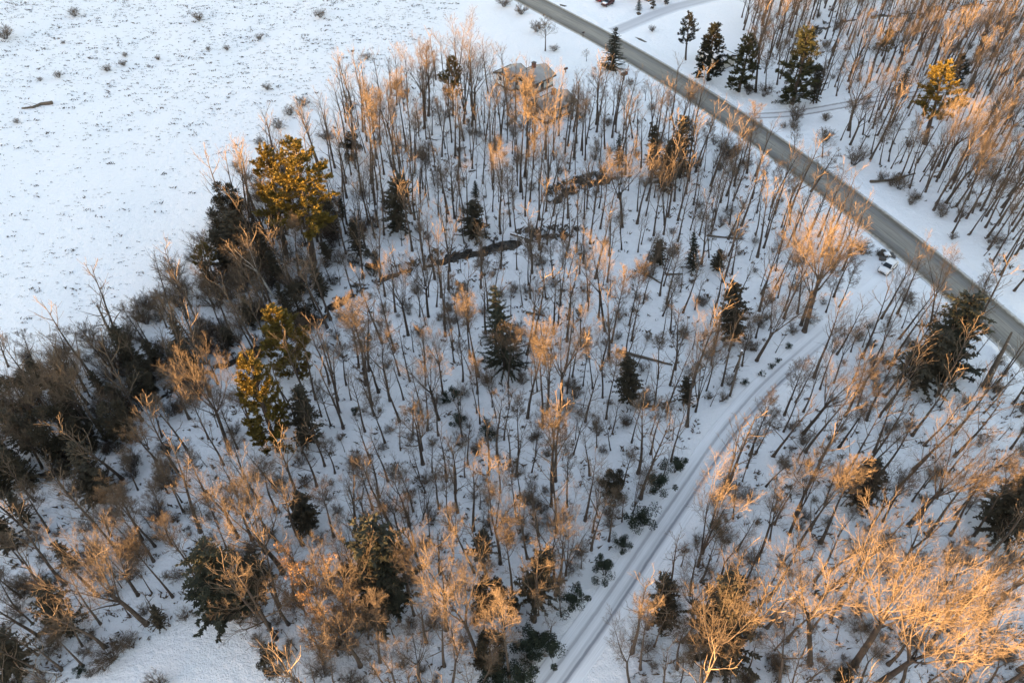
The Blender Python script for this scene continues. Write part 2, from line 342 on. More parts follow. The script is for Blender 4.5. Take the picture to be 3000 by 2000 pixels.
# stubble shows most toward the far side of the field
pxx = 1500 + F * GX / (GY * cT + CH * sT); pyy = 1000 - F * (GY * sT - CH * cT) / (GY * cT + CH * sT)
STB *= 0.25 + 0.75 * sstep(520, 60, pyy)
SMOOTH = gl([(880, 350), (1085, 232), (1330, 40), (1415, 60), (1460, 150), (1500, 220), (1330, 260), (1040, 330)])
STB *= 1 - in_poly(GX, GY, SMOOTH)
nx, ny = len(xs), len(ys)
idx = np.arange(nx * ny).reshape(ny, nx)
quads = np.stack([idx[:-1, :-1], idx[:-1, 1:], idx[1:, 1:], idx[1:, :-1]], -1).reshape(-1, 4)
me = mesh_np("ground", np.stack([GX, GY, GZ], -1).reshape(-1, 3), [quads], M_snow, True)
for nm, arr in (("litter_shade", LITTER_SHADE), ("stubble", STB)):
    a = me.attributes.new(nm, 'FLOAT', 'POINT'); a.data.foreach_set("value", arr.ravel().astype(np.float32))
tag(link("ground", me), "snow covered ground under the woods and the open field", "ground", kind="structure")

def strip(name, P, width, nz, m, label, cat, crown=0.0, nac=31, skirt=0.3):
    T = np.gradient(P, axis=0); T /= np.linalg.norm(T, axis=1)[:, None] + 1e-9; N = np.stack([-T[:, 1], T[:, 0]], 1)
    u = np.linspace(0, 1, nac); V = []; A = []
    for k in [-1] + list(range(nac)) + [nac]:
        uu = 0.0 if k < 0 else (1.0 if k >= nac else u[k]); off = (uu - 0.5) * width
        X = P[:, 0] + N[:, 0] * off; Y = P[:, 1] + N[:, 1] * off
        Z = np.zeros(len(P)) + nz + crown * (1 - (2 * uu - 1) ** 2) + (-skirt if k < 0 or k >= nac else 0)
        V.append(np.stack([X, Y, Z], 1)); A.append(np.full(len(P), uu))
    V = np.array(V); n0, n1 = V.shape[:2]; ii = np.arange(n0 * n1).reshape(n0, n1)
    q = np.stack([ii[:-1, :-1], ii[:-1, 1:], ii[1:, 1:], ii[1:, :-1]], -1).reshape(-1, 4)
    me = mesh_np(name, V.reshape(-1, 3), [q[:, ::-1]], m, True)
    a = me.attributes.new("across", 'FLOAT', 'POINT'); a.data.foreach_set("value", np.array(A).ravel().astype(np.float32))
    run = np.concatenate([[0], np.cumsum(np.linalg.norm(np.diff(P, axis=0), axis=1))])
    a = me.attributes.new("along", 'FLOAT', 'POINT'); a.data.foreach_set("value", np.tile(run, n0).astype(np.float32))
    return tag(link(name, me), label, cat, kind="structure")
road_f = resample(road_c, 400)
strip("road", road_f, ROAD_W * 1.12, 0.05, M_road, "grey salted two lane road running across the snow", "road", 0.06)
strip("snow_track", resample(track_c, 260), 4.5, 0.035, M_track, "snowy vehicle track with two dark ruts through the woods", "track", 0.0)
strip("rutted_lane", lane_c, 4.6, 0.03, M_lane, "narrow rutted lane leaving the road into the far woods", "lane")
strip("driveway", drive_c, 5.0, 0.04, M_drive, "ploughed grey driveway leading to the houses across the road", "driveway")
for b, w in zip(brooks, BW):
    T = np.gradient(b, axis=0); T /= np.linalg.norm(T, axis=1)[:, None]; N = np.stack([-T[:, 1], T[:, 0]], 1)
    zc = np.minimum.reduce([G(b[:, 0] + N[:, 0] * o, b[:, 1] + N[:, 1] * o) for o in (-0.6, 0, 0.6)])
    keep = np.ones(len(b), bool)
    mm = MB(); row = []
    for i in range(len(b)):
        for o in (-1.0, 1.0): mm.V.append((b[i, 0] + N[i, 0] * o * (w * 0.5 + 0.7), b[i, 1] + N[i, 1] * o * (w * 0.5 + 0.7), und(b[i:i + 1, 0], b[i:i + 1, 1])[0] - 0.72))
    for i in range(len(b) - 1): mm.Q.append((2 * i, 2 * i + 1, 2 * i + 3, 2 * i + 2))
    tag(mm.build("brook", M_water), "dark open brook winding between snowy banks in the woods" if b is not brooks[3] else "dark open brook in the far woods across the road", "brook", kind="structure")

# ------------------------------------------------------------------ tree prototypes
def norm(v):
    l = math.sqrt(v[0] ** 2 + v[1] ** 2 + v[2] ** 2) or 1.0; return (v[0] / l, v[1] / l, v[2] / l)
def deflect(d, ang, az):
    d = norm(d)
    u = norm((-d[1], d[0], 0) if abs(d[2]) < 0.95 else (1, 0, 0))
    v = (d[1] * u[2] - d[2] * u[1], d[2] * u[0] - d[0] * u[2], d[0] * u[1] - d[1] * u[0])
    c, s = math.cos(ang), math.sin(ang); ca, sa = math.cos(az), math.sin(az)
    return tuple(d[i] * c + (u[i] * ca + v[i] * sa) * s for i in range(3))
def path(rg, p, d, L, n, up, jit):
    pts = [p]; d = norm(d)
    for i in range(n):
        d = norm((d[0] + rg.uniform(-jit, jit), d[1] + rg.uniform(-jit, jit), d[2] + rg.uniform(-jit, jit) + up))
        p = tuple(p[k] + d[k] * L / n for k in range(3)); pts.append(p)
    return pts, d
def at(pts, t):
    f = t * (len(pts) - 1); i = min(int(f), len(pts) - 2); f -= i
    a, b = pts[i], pts[i + 1]
    return tuple(a[k] + (b[k] - a[k]) * f for k in range(3)), tuple(b[k] - a[k] for k in range(3))
def grow(rg, W, p, d, L, r, lev, maxlev, dens, up=0.10, spread=1.0):
    n = (5, 4, 3, 2)[min(lev, 3)]
    pts, _ = path(rg, p, d, L, n, up, 0.16 if lev else 0.12)
    rr = [max(r * (1 - 0.72 * i / n), (0.028, 0.016, 0.0095, 0.0068)[min(lev, 3)]) for i in range(n + 1)]
    W.tube(pts, rr, (5, 4, 3, 3)[min(lev, 3)])
    if lev >= maxlev: return
    cnt = int(round((8, 8, 8, 6)[min(lev, 3)] * dens * rg.uniform(0.8, 1.25)))
    az = rg.uniform(0, 6.28)
    for i in range(cnt):
        t = 0.22 + 0.76 * (i + rg.random()) / cnt; q, dd = at(pts, t); az += 2.4 + rg.uniform(-.5, .5)
        c = deflect(dd, R(rg.uniform(24, 50)) * spread, az)
        grow(rg, W, q, c, L * rg.uniform(0.42, 0.62) * (1.1 - 0.45 * t), max(r * (1 - 0.7 * t) * 0.58, 0.0105), lev + 1, maxlev, dens, up * 0.9, spread)
def bare(seed, style, H=18.0, maxlev=3, dens=1.0, dry=False):
    rg = random.Random(seed); T = MB(); W = MB()
    if style == 'slim': clear, r0, nl, la, ll = rg.uniform(.46, .64), 0.235, 13, (20, 50), 0.245
    elif style == 'vase': clear, r0, nl, la, ll = rg.uniform(.30, .40), 0.29, 7, (20, 42), 0.46
    elif style == 'fork': clear, r0, nl, la, ll = rg.uniform(.34, .46), 0.25, 3, (12, 26), 0.52
    elif style == 'multi': clear, r0, nl, la, ll = 0.06, 0.24, 4, (6, 17), 0.80
    elif style == 'open': clear, r0, nl, la, ll = rg.uniform(.24, .34), 0.23, 13, (42, 68), 0.33
    else: clear, r0, nl, la, ll = 0.3, 0.11, 9, (25, 45), 0.25          # sapling
    hs = H * (clear + 0.06) if style in ('vase', 'fork', 'multi') else H * 0.97
    tp, td = path(rg, (0, 0, -0.3), (rg.uniform(-.05, .05), rg.uniform(-.05, .05), 1), hs, 9, 0.03, 0.045)
    r_end = 0.62 if style in ('vase', 'fork', 'multi') else 0.1
    tr = [r0 * (1 - (1 - r_end) * i / 9) for i in range(10)]; tr[0] *= 1.45; tr[1] *= 1.03
    T.tube(tp, tr, 8)
    az = rg.uniform(0, 6.28)
    if style in ('vase', 'fork', 'multi'):
        for i in range(nl):
            q, dd = at(tp, 0.98 if style != 'vase' else rg.uniform(.72, .99)); az += 6.283 / nl + rg.uniform(-.4, .4)
            d = deflect((0, 0, 1), R(rg.uniform(*la)), az); L = H * ll * rg.uniform(.82, 1.12)
            r = r0 * r_end * (0.66 if nl < 5 else 0.48)
            lp, _ = path(rg, q, d, L, 7, 0.075, 0.10)
            lr = [max(r * (1 - 0.88 * k / 7), 0.018) for k in range(8)]
            T.tube(lp, lr, 6)
            cnt = int((11 if nl < 5 else 8) * (dens ** 0.5)); a2 = rg.uniform(0, 6.28)
            for k in range(cnt):
                t = (0.3 if style == 'multi' else 0.18) + (0.8 - (0.12 if style == 'multi' else 0)) * (k + rg.random()) / cnt; t = min(t, .99); p2, d2 = at(lp, t); a2 += 2.4 + rg.uniform(-.4, .4)
                grow(rg, W, p2, deflect(d2, R(rg.uniform(26, 50)), a2), H * rg.uniform(.13, .2) * (1.15 - .4 * t), max(r * (1 - .85 * t) * .45, .016), 1, maxlev, dens * (1.0 if nl < 5 else .95), 0.10)
    else:
        for i in range(nl):
            t = clear + (0.985 - clear) * (i + rg.random() * .7) / nl; q, dd = at(tp, t); az += 2.4 + rg.uniform(-.5, .5)
            d = deflect((0, 0, 1), R(rg.uniform(*la)), az)
            k = 1.0 if style != 'open' else (1.15 - 0.75 * ((t - clear) / (1 - clear)))
            grow(rg, W, q, d, H * ll * rg.uniform(.75, 1.15) * (1.1 - .45 * t) * k, max(r0 * (1 - .9 * t) * .55, .03), 0 if style != 'sapling' else 1, maxlev, dens * .78, 0.12)
    if style in ('slim',):                     # a few dead stubs on the clear trunk
        for _ in range(4):
            q, dd = at(tp, rg.uniform(.2, clear)); az += 2.1
            p3, _ = path(rg, q, deflect((0, 0, 1), R(rg.uniform(55, 85)), az), rg.uniform(.8, 2.2), 3, 0.02, .2); W.tube(p3, [.03, .022, .016, .01], 3)
    if dry:
        for _ in range(2600):
            v = W.V[rg.randrange(len(W.V))]
            if v[2] < H * .3: continue
            a = rg.uniform(0, 6.28); s = rg.uniform(.06, .12); e = (math.cos(a) * s, math.sin(a) * s, rg.uniform(-.1, .03)); f = (-math.sin(a) * s * .6, math.cos(a) * s * .6, rg.uniform(-.05, .05))
            W.tri(v, tuple(v[k] + e[k] + f[k] for k in range(3)), tuple(v[k] + e[k] - f[k] for k in range(3)))
    Vc = np.array(W.V); rad = float(np.percentile(np.hypot(Vc[:, 0], Vc[:, 1]), 96)); top = float(Vc[:, 2].max())
    return T, W, top, rad
def leafspray(W, rg, p, d, L, wd, lift=0.1):
    d = norm(d); s = norm((-d[1] + rg.uniform(-.3, .3), d[0] + rg.uniform(-.3, .3), rg.uniform(-.5, .5)))
    e = tuple(p[k] + d[k] * L + (lift * L if k == 2 else 0) for k in range(3)); m = tuple(p[k] + d[k] * L * .45 for k in range(3))
    W.quad(p, tuple(m[k] + s[k] * wd for k in range(3)), e, tuple(m[k] - s[k] * wd for k in range(3)))
def conifer(seed, style, H, zlow=None):
    rg = random.Random(seed); T = MB(); W = MB()
    tp, _ = path(rg, (0, 0, -0.3), (rg.uniform(-.03, .03), rg.uniform(-.03, .03), 1), H + .2, 8, 0.05, 0.03)
    T.tube(tp, [0.02 * H * (1.05 - i / 8.0) + .015 for i in range(9)], 7)
    az = rg.uniform(0, 6.28)
    if style == 'spruce':
        nw = 26; z0 = 0.06
        for i in range(nw):
            f = z0 + (1 - z0) * (i + .3 * rg.random()) / nw
            Lm = H * 0.25 * (1.02 - f) ** 0.8 + .15
            for k in range(7 if f < .8 else 5):
                az += 2.4 + rg.uniform(-.4, .4); L = Lm * rg.uniform(.65, 1.12)
                q, _ = at(tp, f); pts, _ = path(rg, q, (math.cos(az), math.sin(az), rg.uniform(-.25, .15)), L, 4, 0.02, .1)
                T.tube(pts, [.035, .025, .018, .012, .008], 3)
                nn = int(14 + L * 28)
                for j in range(nn):
                    t = .12 + .88 * j / nn; p2, d2 = at(pts, min(t, .999)); sd = 1 if j % 2 else -1
                    dd = deflect(d2, R(rg.uniform(25, 65)), rg.uniform(0, 6.28)); ll = rg.uniform(.32, .62) * (1.1 - .5 * t) * (H / 14) ** .5
                    leafspray(W, rg, p2, (dd[0], dd[1], dd[2] - .25), ll * .62, ll * .15, -.1)
    elif style == 'pine':
        nw = 15 if not zlow else 20; z0 = zlow or rg.uniform(.30, .40)
        for i in range(nw):
            f = z0 + (1 - z0) * (i + .6 * rg.random()) / nw; g = (f - z0) / (1 - z0)
            Lm = H * 0.25 * (1.0 - .75 * g ** 1.5) * (0.55 + .45 * min(1, g * 3.5))
            for k in range(4 if g < .85 else 3):
                az += 2.4 + rg.uniform(-.6, .6); L = Lm * rg.uniform(.4, 1.15)
                q, _ = at(tp, min(f, .99)); pts, _ = path(rg, q, (math.cos(az), math.sin(az), .12 + .9 * g * g), L, 5, 0.06, .14)
                T.tube(pts, [.06, .05, .035, .025, .015, .01], 4)
                for sb in range(int(7 + L * 3.2)):
                    t = .28 + .72 * rg.random() ** .8; p2, d2 = at(pts, min(t, .999))
                    bd = deflect(d2, R(rg.uniform(15, 60)), rg.uniform(0, 6.28)); bl = rg.uniform(.3, 1.1) * (1.2 - .6 * t)
                    sp = [p2, tuple(p2[k] + (bd[k] * bl + (.18 * bl if k == 2 else 0)) for k in range(3))]
                    T.tube(sp, [.014, .008], 3)
                    for u in range(3):
                        c, _ = at(sp, .35 + .32 * u)
                        for j in range(16):
                            dd = deflect(bd, R(rg.uniform(10, 80)), rg.uniform(0, 6.28)); ll = rg.uniform(.22, .42)
                            leafspray(W, rg, c, (dd[0], dd[1], dd[2] + .25), ll * .8, ll * .14, .1)
    elif style == 'hemlock':
        nw = 17; z0 = 0.10
        for i in range(nw):
            f = z0 + (1 - z0) * (i + .7 * rg.random()) / nw; g = (f - z0) / (1 - z0)
            Lm = H * 0.30 * (1.02 - g) ** .42 * (.8 + .2 * min(1, g * 5)) * .9 * rg.uniform(.6, 1.15)
            for k in range(10):
                az += 2.4 + rg.uniform(-.9, .9); L = Lm * rg.uniform(.3, 1.12) + .2
                q, _ = at(tp, min(f, .99)); pts, _ = path(rg, q, (math.cos(az), math.sin(az), rg.uniform(0, .7)), L, 5, -.06, .2)
                T.tube(pts, [.04, .034, .026, .02, .012, .008], 3)
                nn = int(14 + L * 30)
                for j in range(nn):
                    t = .15 + .85 * rg.random(); p2, d2 = at(pts, min(t, .999))
                    dd = deflect(d2, R(rg.uniform(15, 105)), rg.uniform(0, 6.28)); ll = rg.uniform(.25, .75)
                    leafspray(W, rg, p2, (dd[0], dd[1], dd[2] * .5 - .15), ll * .62, ll * .15, -.15)
    else:                                      # rounded juniper / yew like crown made of leafy clumps
        cl = []
        for i in range(34):
            f = rg.uniform(.08, .97); a = rg.uniform(0, 6.28); rr = H * .30 * math.sqrt(max(.05, 1 - (2 * f - .85) ** 2 / 1.45)) * rg.uniform(.45, 1)
            cl.append((math.cos(a) * rr, math.sin(a) * rr, H * f))
        for c in cl:
            q, _ = at(tp, max(.03, min(.95, c[2] / H - .12))); T.tube([q, tuple((q[k] + c[k]) / 2 + rg.uniform(-.1, .1) for k in range(3)), c], [.03, .02, .01], 3)
            for j in range(300):
                v = norm((rg.gauss(0, 1), rg.gauss(0, 1), rg.gauss(0, 1) + .15)); s = H * .085 * rg.random() ** .4
                p2 = tuple(c[k] + v[k] * s for k in range(3)); ll = rg.uniform(.15, .3) * (H / 7) ** .4
                leafspray(W, rg, p2, (v[0] + rg.uniform(-.5, .5), v[1] + rg.uniform(-.5, .5), v[2] + .35), ll, ll * .2, .1)
    Vc = np.array(W.V); return T, W, float(Vc[:, 2].max()), float(np.percentile(np.hypot(Vc[:, 0], Vc[:, 1]), 97))
def bush(seed, H, leafy=False):
    rg = random.Random(seed); T = MB(); W = MB(); n = 24
    for i in range(n):
        a = 2.4 * i; d = (math.cos(a) * rg.uniform(.15, .85), math.sin(a) * rg.uniform(.15, .85), 1)
        p = (math.cos(a) * .15, math.sin(a) * .15, -.1)
        pts, _ = path(rg, p, d, H * rg.uniform(.6, 1.08), 4, .03, .2); T.tube(pts, [.03, .024, .018, .013, .008], 3)
        for k in range(6):
            q, dd = at(pts, rg.uniform(.25, .97)); grow(rg, W, q, deflect(dd, R(rg.uniform(25, 55)), rg.uniform(0, 6.28)), H * rg.uniform(.2, .38), .013, 2, 3, 1.0, .05)
    Vc = np.array(W.V); return T, W, float(Vc[:, 2].max()), float(np.percentile(np.hypot(Vc[:, 0], Vc[:, 1]), 96))
def laurel(seed, H):
    rg = random.Random(seed); T = MB(); W = MB()
    for i in range(15):
        a = rg.uniform(0, 6.28); rr = rg.uniform(.05, .75) * H; c = (math.cos(a) * rr, math.sin(a) * rr, H * rg.uniform(.38, .9) * (1.1 - rr / H * .5))
        cs = rg.choice([.12, .16, .2, .3])
        T.tube([(math.cos(a) * .06, math.sin(a) * .06, -.1), (c[0] * .5, c[1] * .5, c[2] * .45), c], [.03, .022, .01], 3)
        for j in range(190):
            v = norm((rg.gauss(0, 1), rg.gauss(0, 1), rg.gauss(0, 1))); s = H * cs * rg.random() ** .6
            p2 = tuple(c[k] + v[k] * s for k in range(3)); ll = rg.uniform(.10, .2)
            leafspray(W, rg, p2, (v[0] + rg.uniform(-.6, .6), v[1] + rg.uniform(-.6, .6), v[2] * .6), ll, ll * .26, 0)
    Vc = np.array(W.V); return T, W, float(Vc[:, 2].max()), float(np.percentile(np.hypot(Vc[:, 0], Vc[:, 1]), 97))

PROTO = {}
def reg(kind, build, mt, mc):
    T, W, top, rad = build
    PROTO.setdefault(kind, []).append((T.mesh("trunk", mt, True), W.mesh("crown", mc, False), top, rad))
for s in range(8): reg('slim', bare(100 + s, 'slim', dens=1.05), M_bark, M_twig)
for s in range(7): reg('vase', bare(200 + s, 'vase', dens=.86), M_bark, M_twig)
for s in range(6): reg('fork', bare(300 + s, 'fork', dens=.92), M_bark, M_twig)
for s in range(3): reg('multi', bare(400 + s, 'multi', dens=.75), M_bark, M_twig)
for s in range(3): reg('open', bare(500 + s, 'open', H=14, dens=1.0), M_bark, M_twig)
for s in range(3): reg('sapling', bare(600 + s, 'sapling', H=9, dens=.9), M_bark, M_twig)
for s in range(2): reg('dry', bare(700 + s, 'multi', H=14, dens=1.0, dry=True), M_bark, [M_dry])
for s in range(1): reg('birch', bare(800 + s, 'fork', dens=.9), M_birch, M_twig)
for s in range(3): reg('spruce', conifer(30 + s, 'spruce', 14), M_bark, M_spruce)
for s in range(3): reg('pine', conifer(40 + s, 'pine', 18), M_bark, M_pine)
for s in range(3): reg('fullpine', conifer(45 + s, 'pine', 15, .08), M_bark, M_pine)
for s in range(3): reg('hemlock', conifer(50 + s, 'hemlock', 13), M_bark, M_hem)
for s in range(2): reg('juniper', conifer(60 + s, 'juniper', 7), M_bark, M_hem)
for s in range(3): reg('bush', bush(70 + s, 2.6), M_bark, M_twig)
for s in range(3): reg('laurel', laurel(80 + s, 2.4), M_bark, M_laurel)

SPOTS = []                                     # ground spots already taken
REG = []                                       # things whose label is written at the end
rgp = random.Random(5)
def plant(kind, bpx, bpy_, H, lean=(0, 0), wid=None, name='bare_tree', label=None, cat='tree', group=None, variant=None, crownmat=None):
    x, y = gp(bpx, bpy_)
    pr = PROTO[kind][variant if variant is not None else rgp.randrange(len(PROTO[kind]))]
    z = g1(x, y); root = empty(name, (x, y, z))
    s = H / pr[2]; sx = s
    if wid: sx = s * min(1.5, max(.8, wid / (pr[3] * s)))
    q = Vector((lean[0], lean[1], H)).to_track_quat('Z', 'Y'); q = q @ Quaternion((0, 0, 1), rgp.uniform(0, 6.28))
    root.rotation_mode = 'QUATERNION'; root.rotation_quaternion = q; root.scale = (sx, sx, s)
    t = link("trunk", pr[0], root); c = link("crown", pr[1], root)
    if crownmat:
        c.material_slots[0].link = 'OBJECT'; c.material_slots[0].material = crownmat
    SPOTS.append((x, y)); tag(root, label, cat, group)
    return root
def solve(b, t, maxtilt=0.22):
    """height and lean of a stem from its base pixel and top pixel"""
    x, y = gp(*b); d = ray(*t)
    # nearest approach of the view ray to the vertical through (x, y)
    dh = d[0] ** 2 + d[1] ** 2; s = (d[0] * x + d[1] * y) / dh
    H = CH + d[2] * s; lx, ly = d[0] * s - x, d[1] * s - y
    H = max(1.0, H); l = math.hypot(lx, ly)
    if l > maxtilt * H: lx *= maxtilt * H / l; ly *= maxtilt * H / l
    return H, (lx, ly)
def T_(c, bx, by, tx, ty, w=None, kind='slim', name='bare_tree', label=None, cat='tree', group=None, tilt=0.22, hmax=27.0, room=0, **kw):
    b, t = cp(c, bx, by), cp(c, tx, ty); H, lean = solve(b, t, tilt); H = min(H, hmax)
    if kind == 'laurel': H = min(3.4, max(.8, H * .68))
    wid = w / K * mpp(*t) * (1.0 if kind != 'laurel' else .85) if w else None
    o = plant(kind, b[0], b[1], H, lean, wid, name, label, cat, group, **kw)
    if room:
        for i in range(24): SPOTS.append((o.location.x + room * math.cos(i * .262) * (.5 + .5 * (i % 2)), o.location.y + room * math.sin(i * .262) * (.5 + .5 * (i % 2))))
        for d in range(3, 34, 2): SPOTS.append((o.location.x - sdir[0] * d, o.location.y - sdir[1] * d))
    if label is None: REG.append(dict(o=o, b=b, t=t, kind=kind, H=H, lean=math.hypot(*lean) / H, w=wid, name=name))
    return o

# ------------------------------------------------------------------ evergreens (base and top as read from the photograph)
EG = 'evergreen trees in and around the woods'
def E_(c, bx, by, tx, ty, w, kind, label, name=None, **kw):
    if kind == 'laurel': w *= .92
    nm = name or dict(pine='pine_tree', fullpine='pine_tree', spruce='spruce_tree', hemlock='hemlock_tree', juniper='juniper_tree', laurel='evergreen_shrub')[kind]
    return T_(c, bx, by, tx, ty, w, kind, nm, label, 'tree' if kind != 'laurel' else 'shrub', EG if kind != 'laurel' else 'evergreen shrubs under the trees', tilt=0.16, **kw)
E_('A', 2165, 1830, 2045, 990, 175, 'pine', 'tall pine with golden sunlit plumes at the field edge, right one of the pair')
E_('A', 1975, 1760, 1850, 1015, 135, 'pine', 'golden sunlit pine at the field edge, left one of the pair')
E_('A', 1580, 1640, 1525, 1265, 105, 'juniper', 'rounded dark green evergreen standing out against the snowy field below the golden pines')
E_('D', 1440, 360, 1400, 90, 85, 'pine', 'low dark pine at the field corner beside the white birch')
E_('D', 1660, 330, 1590, -90, 110, 'hemlock', 'dark evergreen behind the white birch branches, under the golden pines')
E_('B', 75, 1110, 62, 915, 68, 'juniper', 'rounded olive evergreen alone at the field edge right of the golden pines')
E_('B', 385, 1600, 368, 1215, 100, 'hemlock', 'broad dark evergreen in the wood just right of the golden pines')
E_('B', 905, 1640, 935, 1380, 115, 'hemlock', 'broad dark evergreen where the brook enters the thicket')
E_('B', 925, 1345, 922, 1235, 32, 'spruce', 'tiny dark spruce tip among the upper trunks above the brook')
E_('B', 1868, 475, 1892, 190, 88, 'spruce', 'dark pointed spruce standing alone beside the grey road', variant=0)
E_('B', 770, 790, 758, 365, 75, 'pine', 'narrow golden spruce-like pine between two tall bare trees near the field')
E_('B', 2160, 1200, 2150, 850, 62, 'hemlock', 'tall dark evergreen left of the roadside pair in the upper wood')
E_('B', 1915, 1130, 1910, 920, 48, 'spruce', 'dark spruce top poking out behind the sunlit crowns near the upper brook')
E_('C', -20, 1230, 22, 790, 85, 'hemlock', 'tall dark evergreen nearest the road in the upper wood')
E_('C', -130, 1330, -90, 960, 80, 'hemlock', 'dark evergreen column below the tall one nearest the road')
E_('E', 1130, 960, 1118, 405, 150, 'spruce', 'large dark spruce standing alone in the middle of the wood', variant=1)
E_('E', 1988, 1205, 1998, 880, 88, 'hemlock', 'thin grey evergreen below the long fallen log')
E_('E', 2195, 260, 2170, 95, 70, 'hemlock', 'small dark evergreen left of the twiggy clump in the right part of the wood')
E_('F', 70, 290, 45, 20, 62, 'spruce', 'narrow dark evergreen in the upper right of the wood')
E_('F', 235, 290, 265, 155, 95, 'hemlock', 'wide low dark evergreen clump uphill of the orange twigs')
E_('F', 350, 770, 352, 345, 105, 'hemlock', 'dark evergreen wrapped in orange sunlit branches near the track')
E_('F', 1590, 1085, 1800, 700, 190, 'hemlock', 'huge dark evergreen by the road, left one of the clump')
E_('F', 1780, 1060, 1960, 470, 170, 'hemlock', 'huge dark evergreen by the road, right and taller one of the clump', crownmat=M_spruce)
E_('F', 30, 1215, 30, 1030, 52, 'hemlock', 'small dark evergreen at the wood edge above the track')
E_('C', 20, 415, 48, 70, 58, 'pine', 'open topped pine on the snow across the road, leftmost of the roadside row', crownmat=M_spruce)
E_('C', 172, 560, 208, 150, 118, 'fullpine', 'full dark green pine second in the row across the road', crownmat=M_spruce)
E_('C', 385, 640, 445, 245, 112, 'fullpine', 'bushy dark pine third in the row across the road', crownmat=M_greenpine)
E_('C', 755, 720, 850, 190, 112, 'fullpine', 'pine with a golden crest standing over the dark pool across the road', room=4, crownmat=M_greenpine)
E_('C', 900, 715, 890, 440, 45, 'hemlock', 'thin dark leaning evergreen right of the golden crested pine', hmax=16)
E_('C', 1385, 420, 1408, 175, 55, 'pine', 'slim pine with a gilded tip deep in the far wood')
E_('C', 1490, 660, 1492, 445, 68, 'spruce', 'dark blue-green spruce beside the brilliant yellow pine')
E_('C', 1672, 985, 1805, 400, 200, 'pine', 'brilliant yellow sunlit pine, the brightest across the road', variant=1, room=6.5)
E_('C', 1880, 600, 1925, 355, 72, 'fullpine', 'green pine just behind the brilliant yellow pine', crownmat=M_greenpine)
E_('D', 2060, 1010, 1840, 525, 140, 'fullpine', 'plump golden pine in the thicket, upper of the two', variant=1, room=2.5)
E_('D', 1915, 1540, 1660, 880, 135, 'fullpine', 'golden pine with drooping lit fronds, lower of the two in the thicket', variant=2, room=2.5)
E_('D', 2110, 1500, 2040, 1120, 105, 'hemlock', 'loose dark evergreen right of the lower golden pine')
E_('D', 2270, 230, 2215, 110, 50, 'hemlock', 'small dark evergreen by the trunk foot of the golden pines')
E_('D', 1240, 960, 1190, 770, 75, 'hemlock', 'black-green evergreen at the right end of the snow covered log')
E_('D', 1580, 830, 1540, 700, 75, 'hemlock', 'dark evergreen between the snow covered log and the plump golden pine')
E_('D', 640, 1530, 455, 1330, 75, 'juniper', 'small olive evergreen above the dark brook at the left side')
E_('D', 880, 1310, 780, 1160, 110, 'hemlock', 'dark flat evergreen under the pale sunlit twigs at the left side')
E_('D', 300, 1100, 200, 925, 110, 'hemlock', 'broad grey-green evergreen at the left field edge')
E_('G', 1590, 1130, 1470, 610, 190, 'hemlock', 'massive dark round evergreen beside the snowy clearing', variant=0, crownmat=M_spruce)
E_('G', 1770, 1010, 1740, 670, 110, 'hemlock', 'dark evergreen tucked behind the massive round one by the clearing')
E_('G', 1885, 1500, 1872, 1310, 72, 'juniper', 'small dark cone evergreen on the right edge of the snowy clearing')
E_('G', 480, 1230, 360, 850, 120, 'hemlock', 'shaggy evergreen with lit twigs over it, lower left corner')
E_('G', 110, 1480, 30, 1110, 140, 'hemlock', 'black-green evergreen in the lowest left corner')
E_('G', 80, 640, 10, 360, 85, 'hemlock', 'dark evergreen cut by the left picture edge')
E_('G', 460, 140, 410, 20, 90, 'hemlock', 'near black evergreen over the brook at the far left')
E_('G', 700, 330, 620, 60, 110, 'hemlock', 'olive-brown evergreen among the lit crowns at the left')
E_('G', 1110, 1190, 1040, 1030, 50, 'hemlock', 'small evergreen at the foot of the big leaning tree')
E_('G', 2120, 520, 2080, 250, 100, 'hemlock', 'brown-green evergreen with orange twigs left of the large dark hemlock')
E_('H', 300, 1090, 250, 500, 205, 'hemlock', 'large black-green hemlock in the near part of the wood', variant=1, crownmat=M_spruce)
E_('H', 1012, 1065, 1040, 845, 70, 'juniper', 'small rounded evergreen with a brown lit side, left of the crooked juniper')
E_('H', 1180, 1075, 1180, 978, 44, 'juniper', 'smallest round evergreen between two bushier ones near the track')
E_('H', 970, 700, 968, 505, 78, 'hemlock', 'small loose evergreen left of the smooth forked trunk')
E_('H', 1320, 1020, 1390, 640, 125, 'hemlock', 'crooked spreading evergreen with tan twigs on its top')
E_('H', 1030, 1450, 1030, 1245, 72, 'juniper', 'dull round evergreen near the bottom of the picture beside the slim trunks')
E_('H', 1868, 295, 1870, 95, 78, 'juniper', 'dark egg shaped evergreen among the trunks left of the track')
E_('I', 250, 1390, 350, 880, 225, 'hemlock', 'big dark evergreen crossed by golden branches, lower right wood', variant=2)
E_('I', 1215, 340, 1265, 0, 112, 'hemlock', 'dark evergreen caught in orange branches, middle of the right wood')
E_('I', 2180, 560, 2260, 90, 210, 'hemlock', 'broad dark evergreen cut by the right picture edge')
E_('H', 2235, 1190, 2255, 850, 80, 'hemlock', 'slim dark evergreen right of the track, left neighbour of the big crossed one')
E_('I', 1100, 1570, 1105, 1470, 62, 'juniper', 'little round evergreen at the bottom of the right wood')
# conifers by the houses across the road
E_('B', 2048, 78, 2055, -10, 26, 'spruce', 'blue-grey young spruce on a ring of bare earth near the parked cars', crownmat=M_bluespruce)
E_('B', 2145, 62, 2150, 5, 20, 'juniper', 'clipped dark cone shrub in front of the tan house wall')
E_('B', 2240, 30, 2245, -18, 18, 'juniper', 'clipped dark cone shrub farther along the drive from the tan house wall')
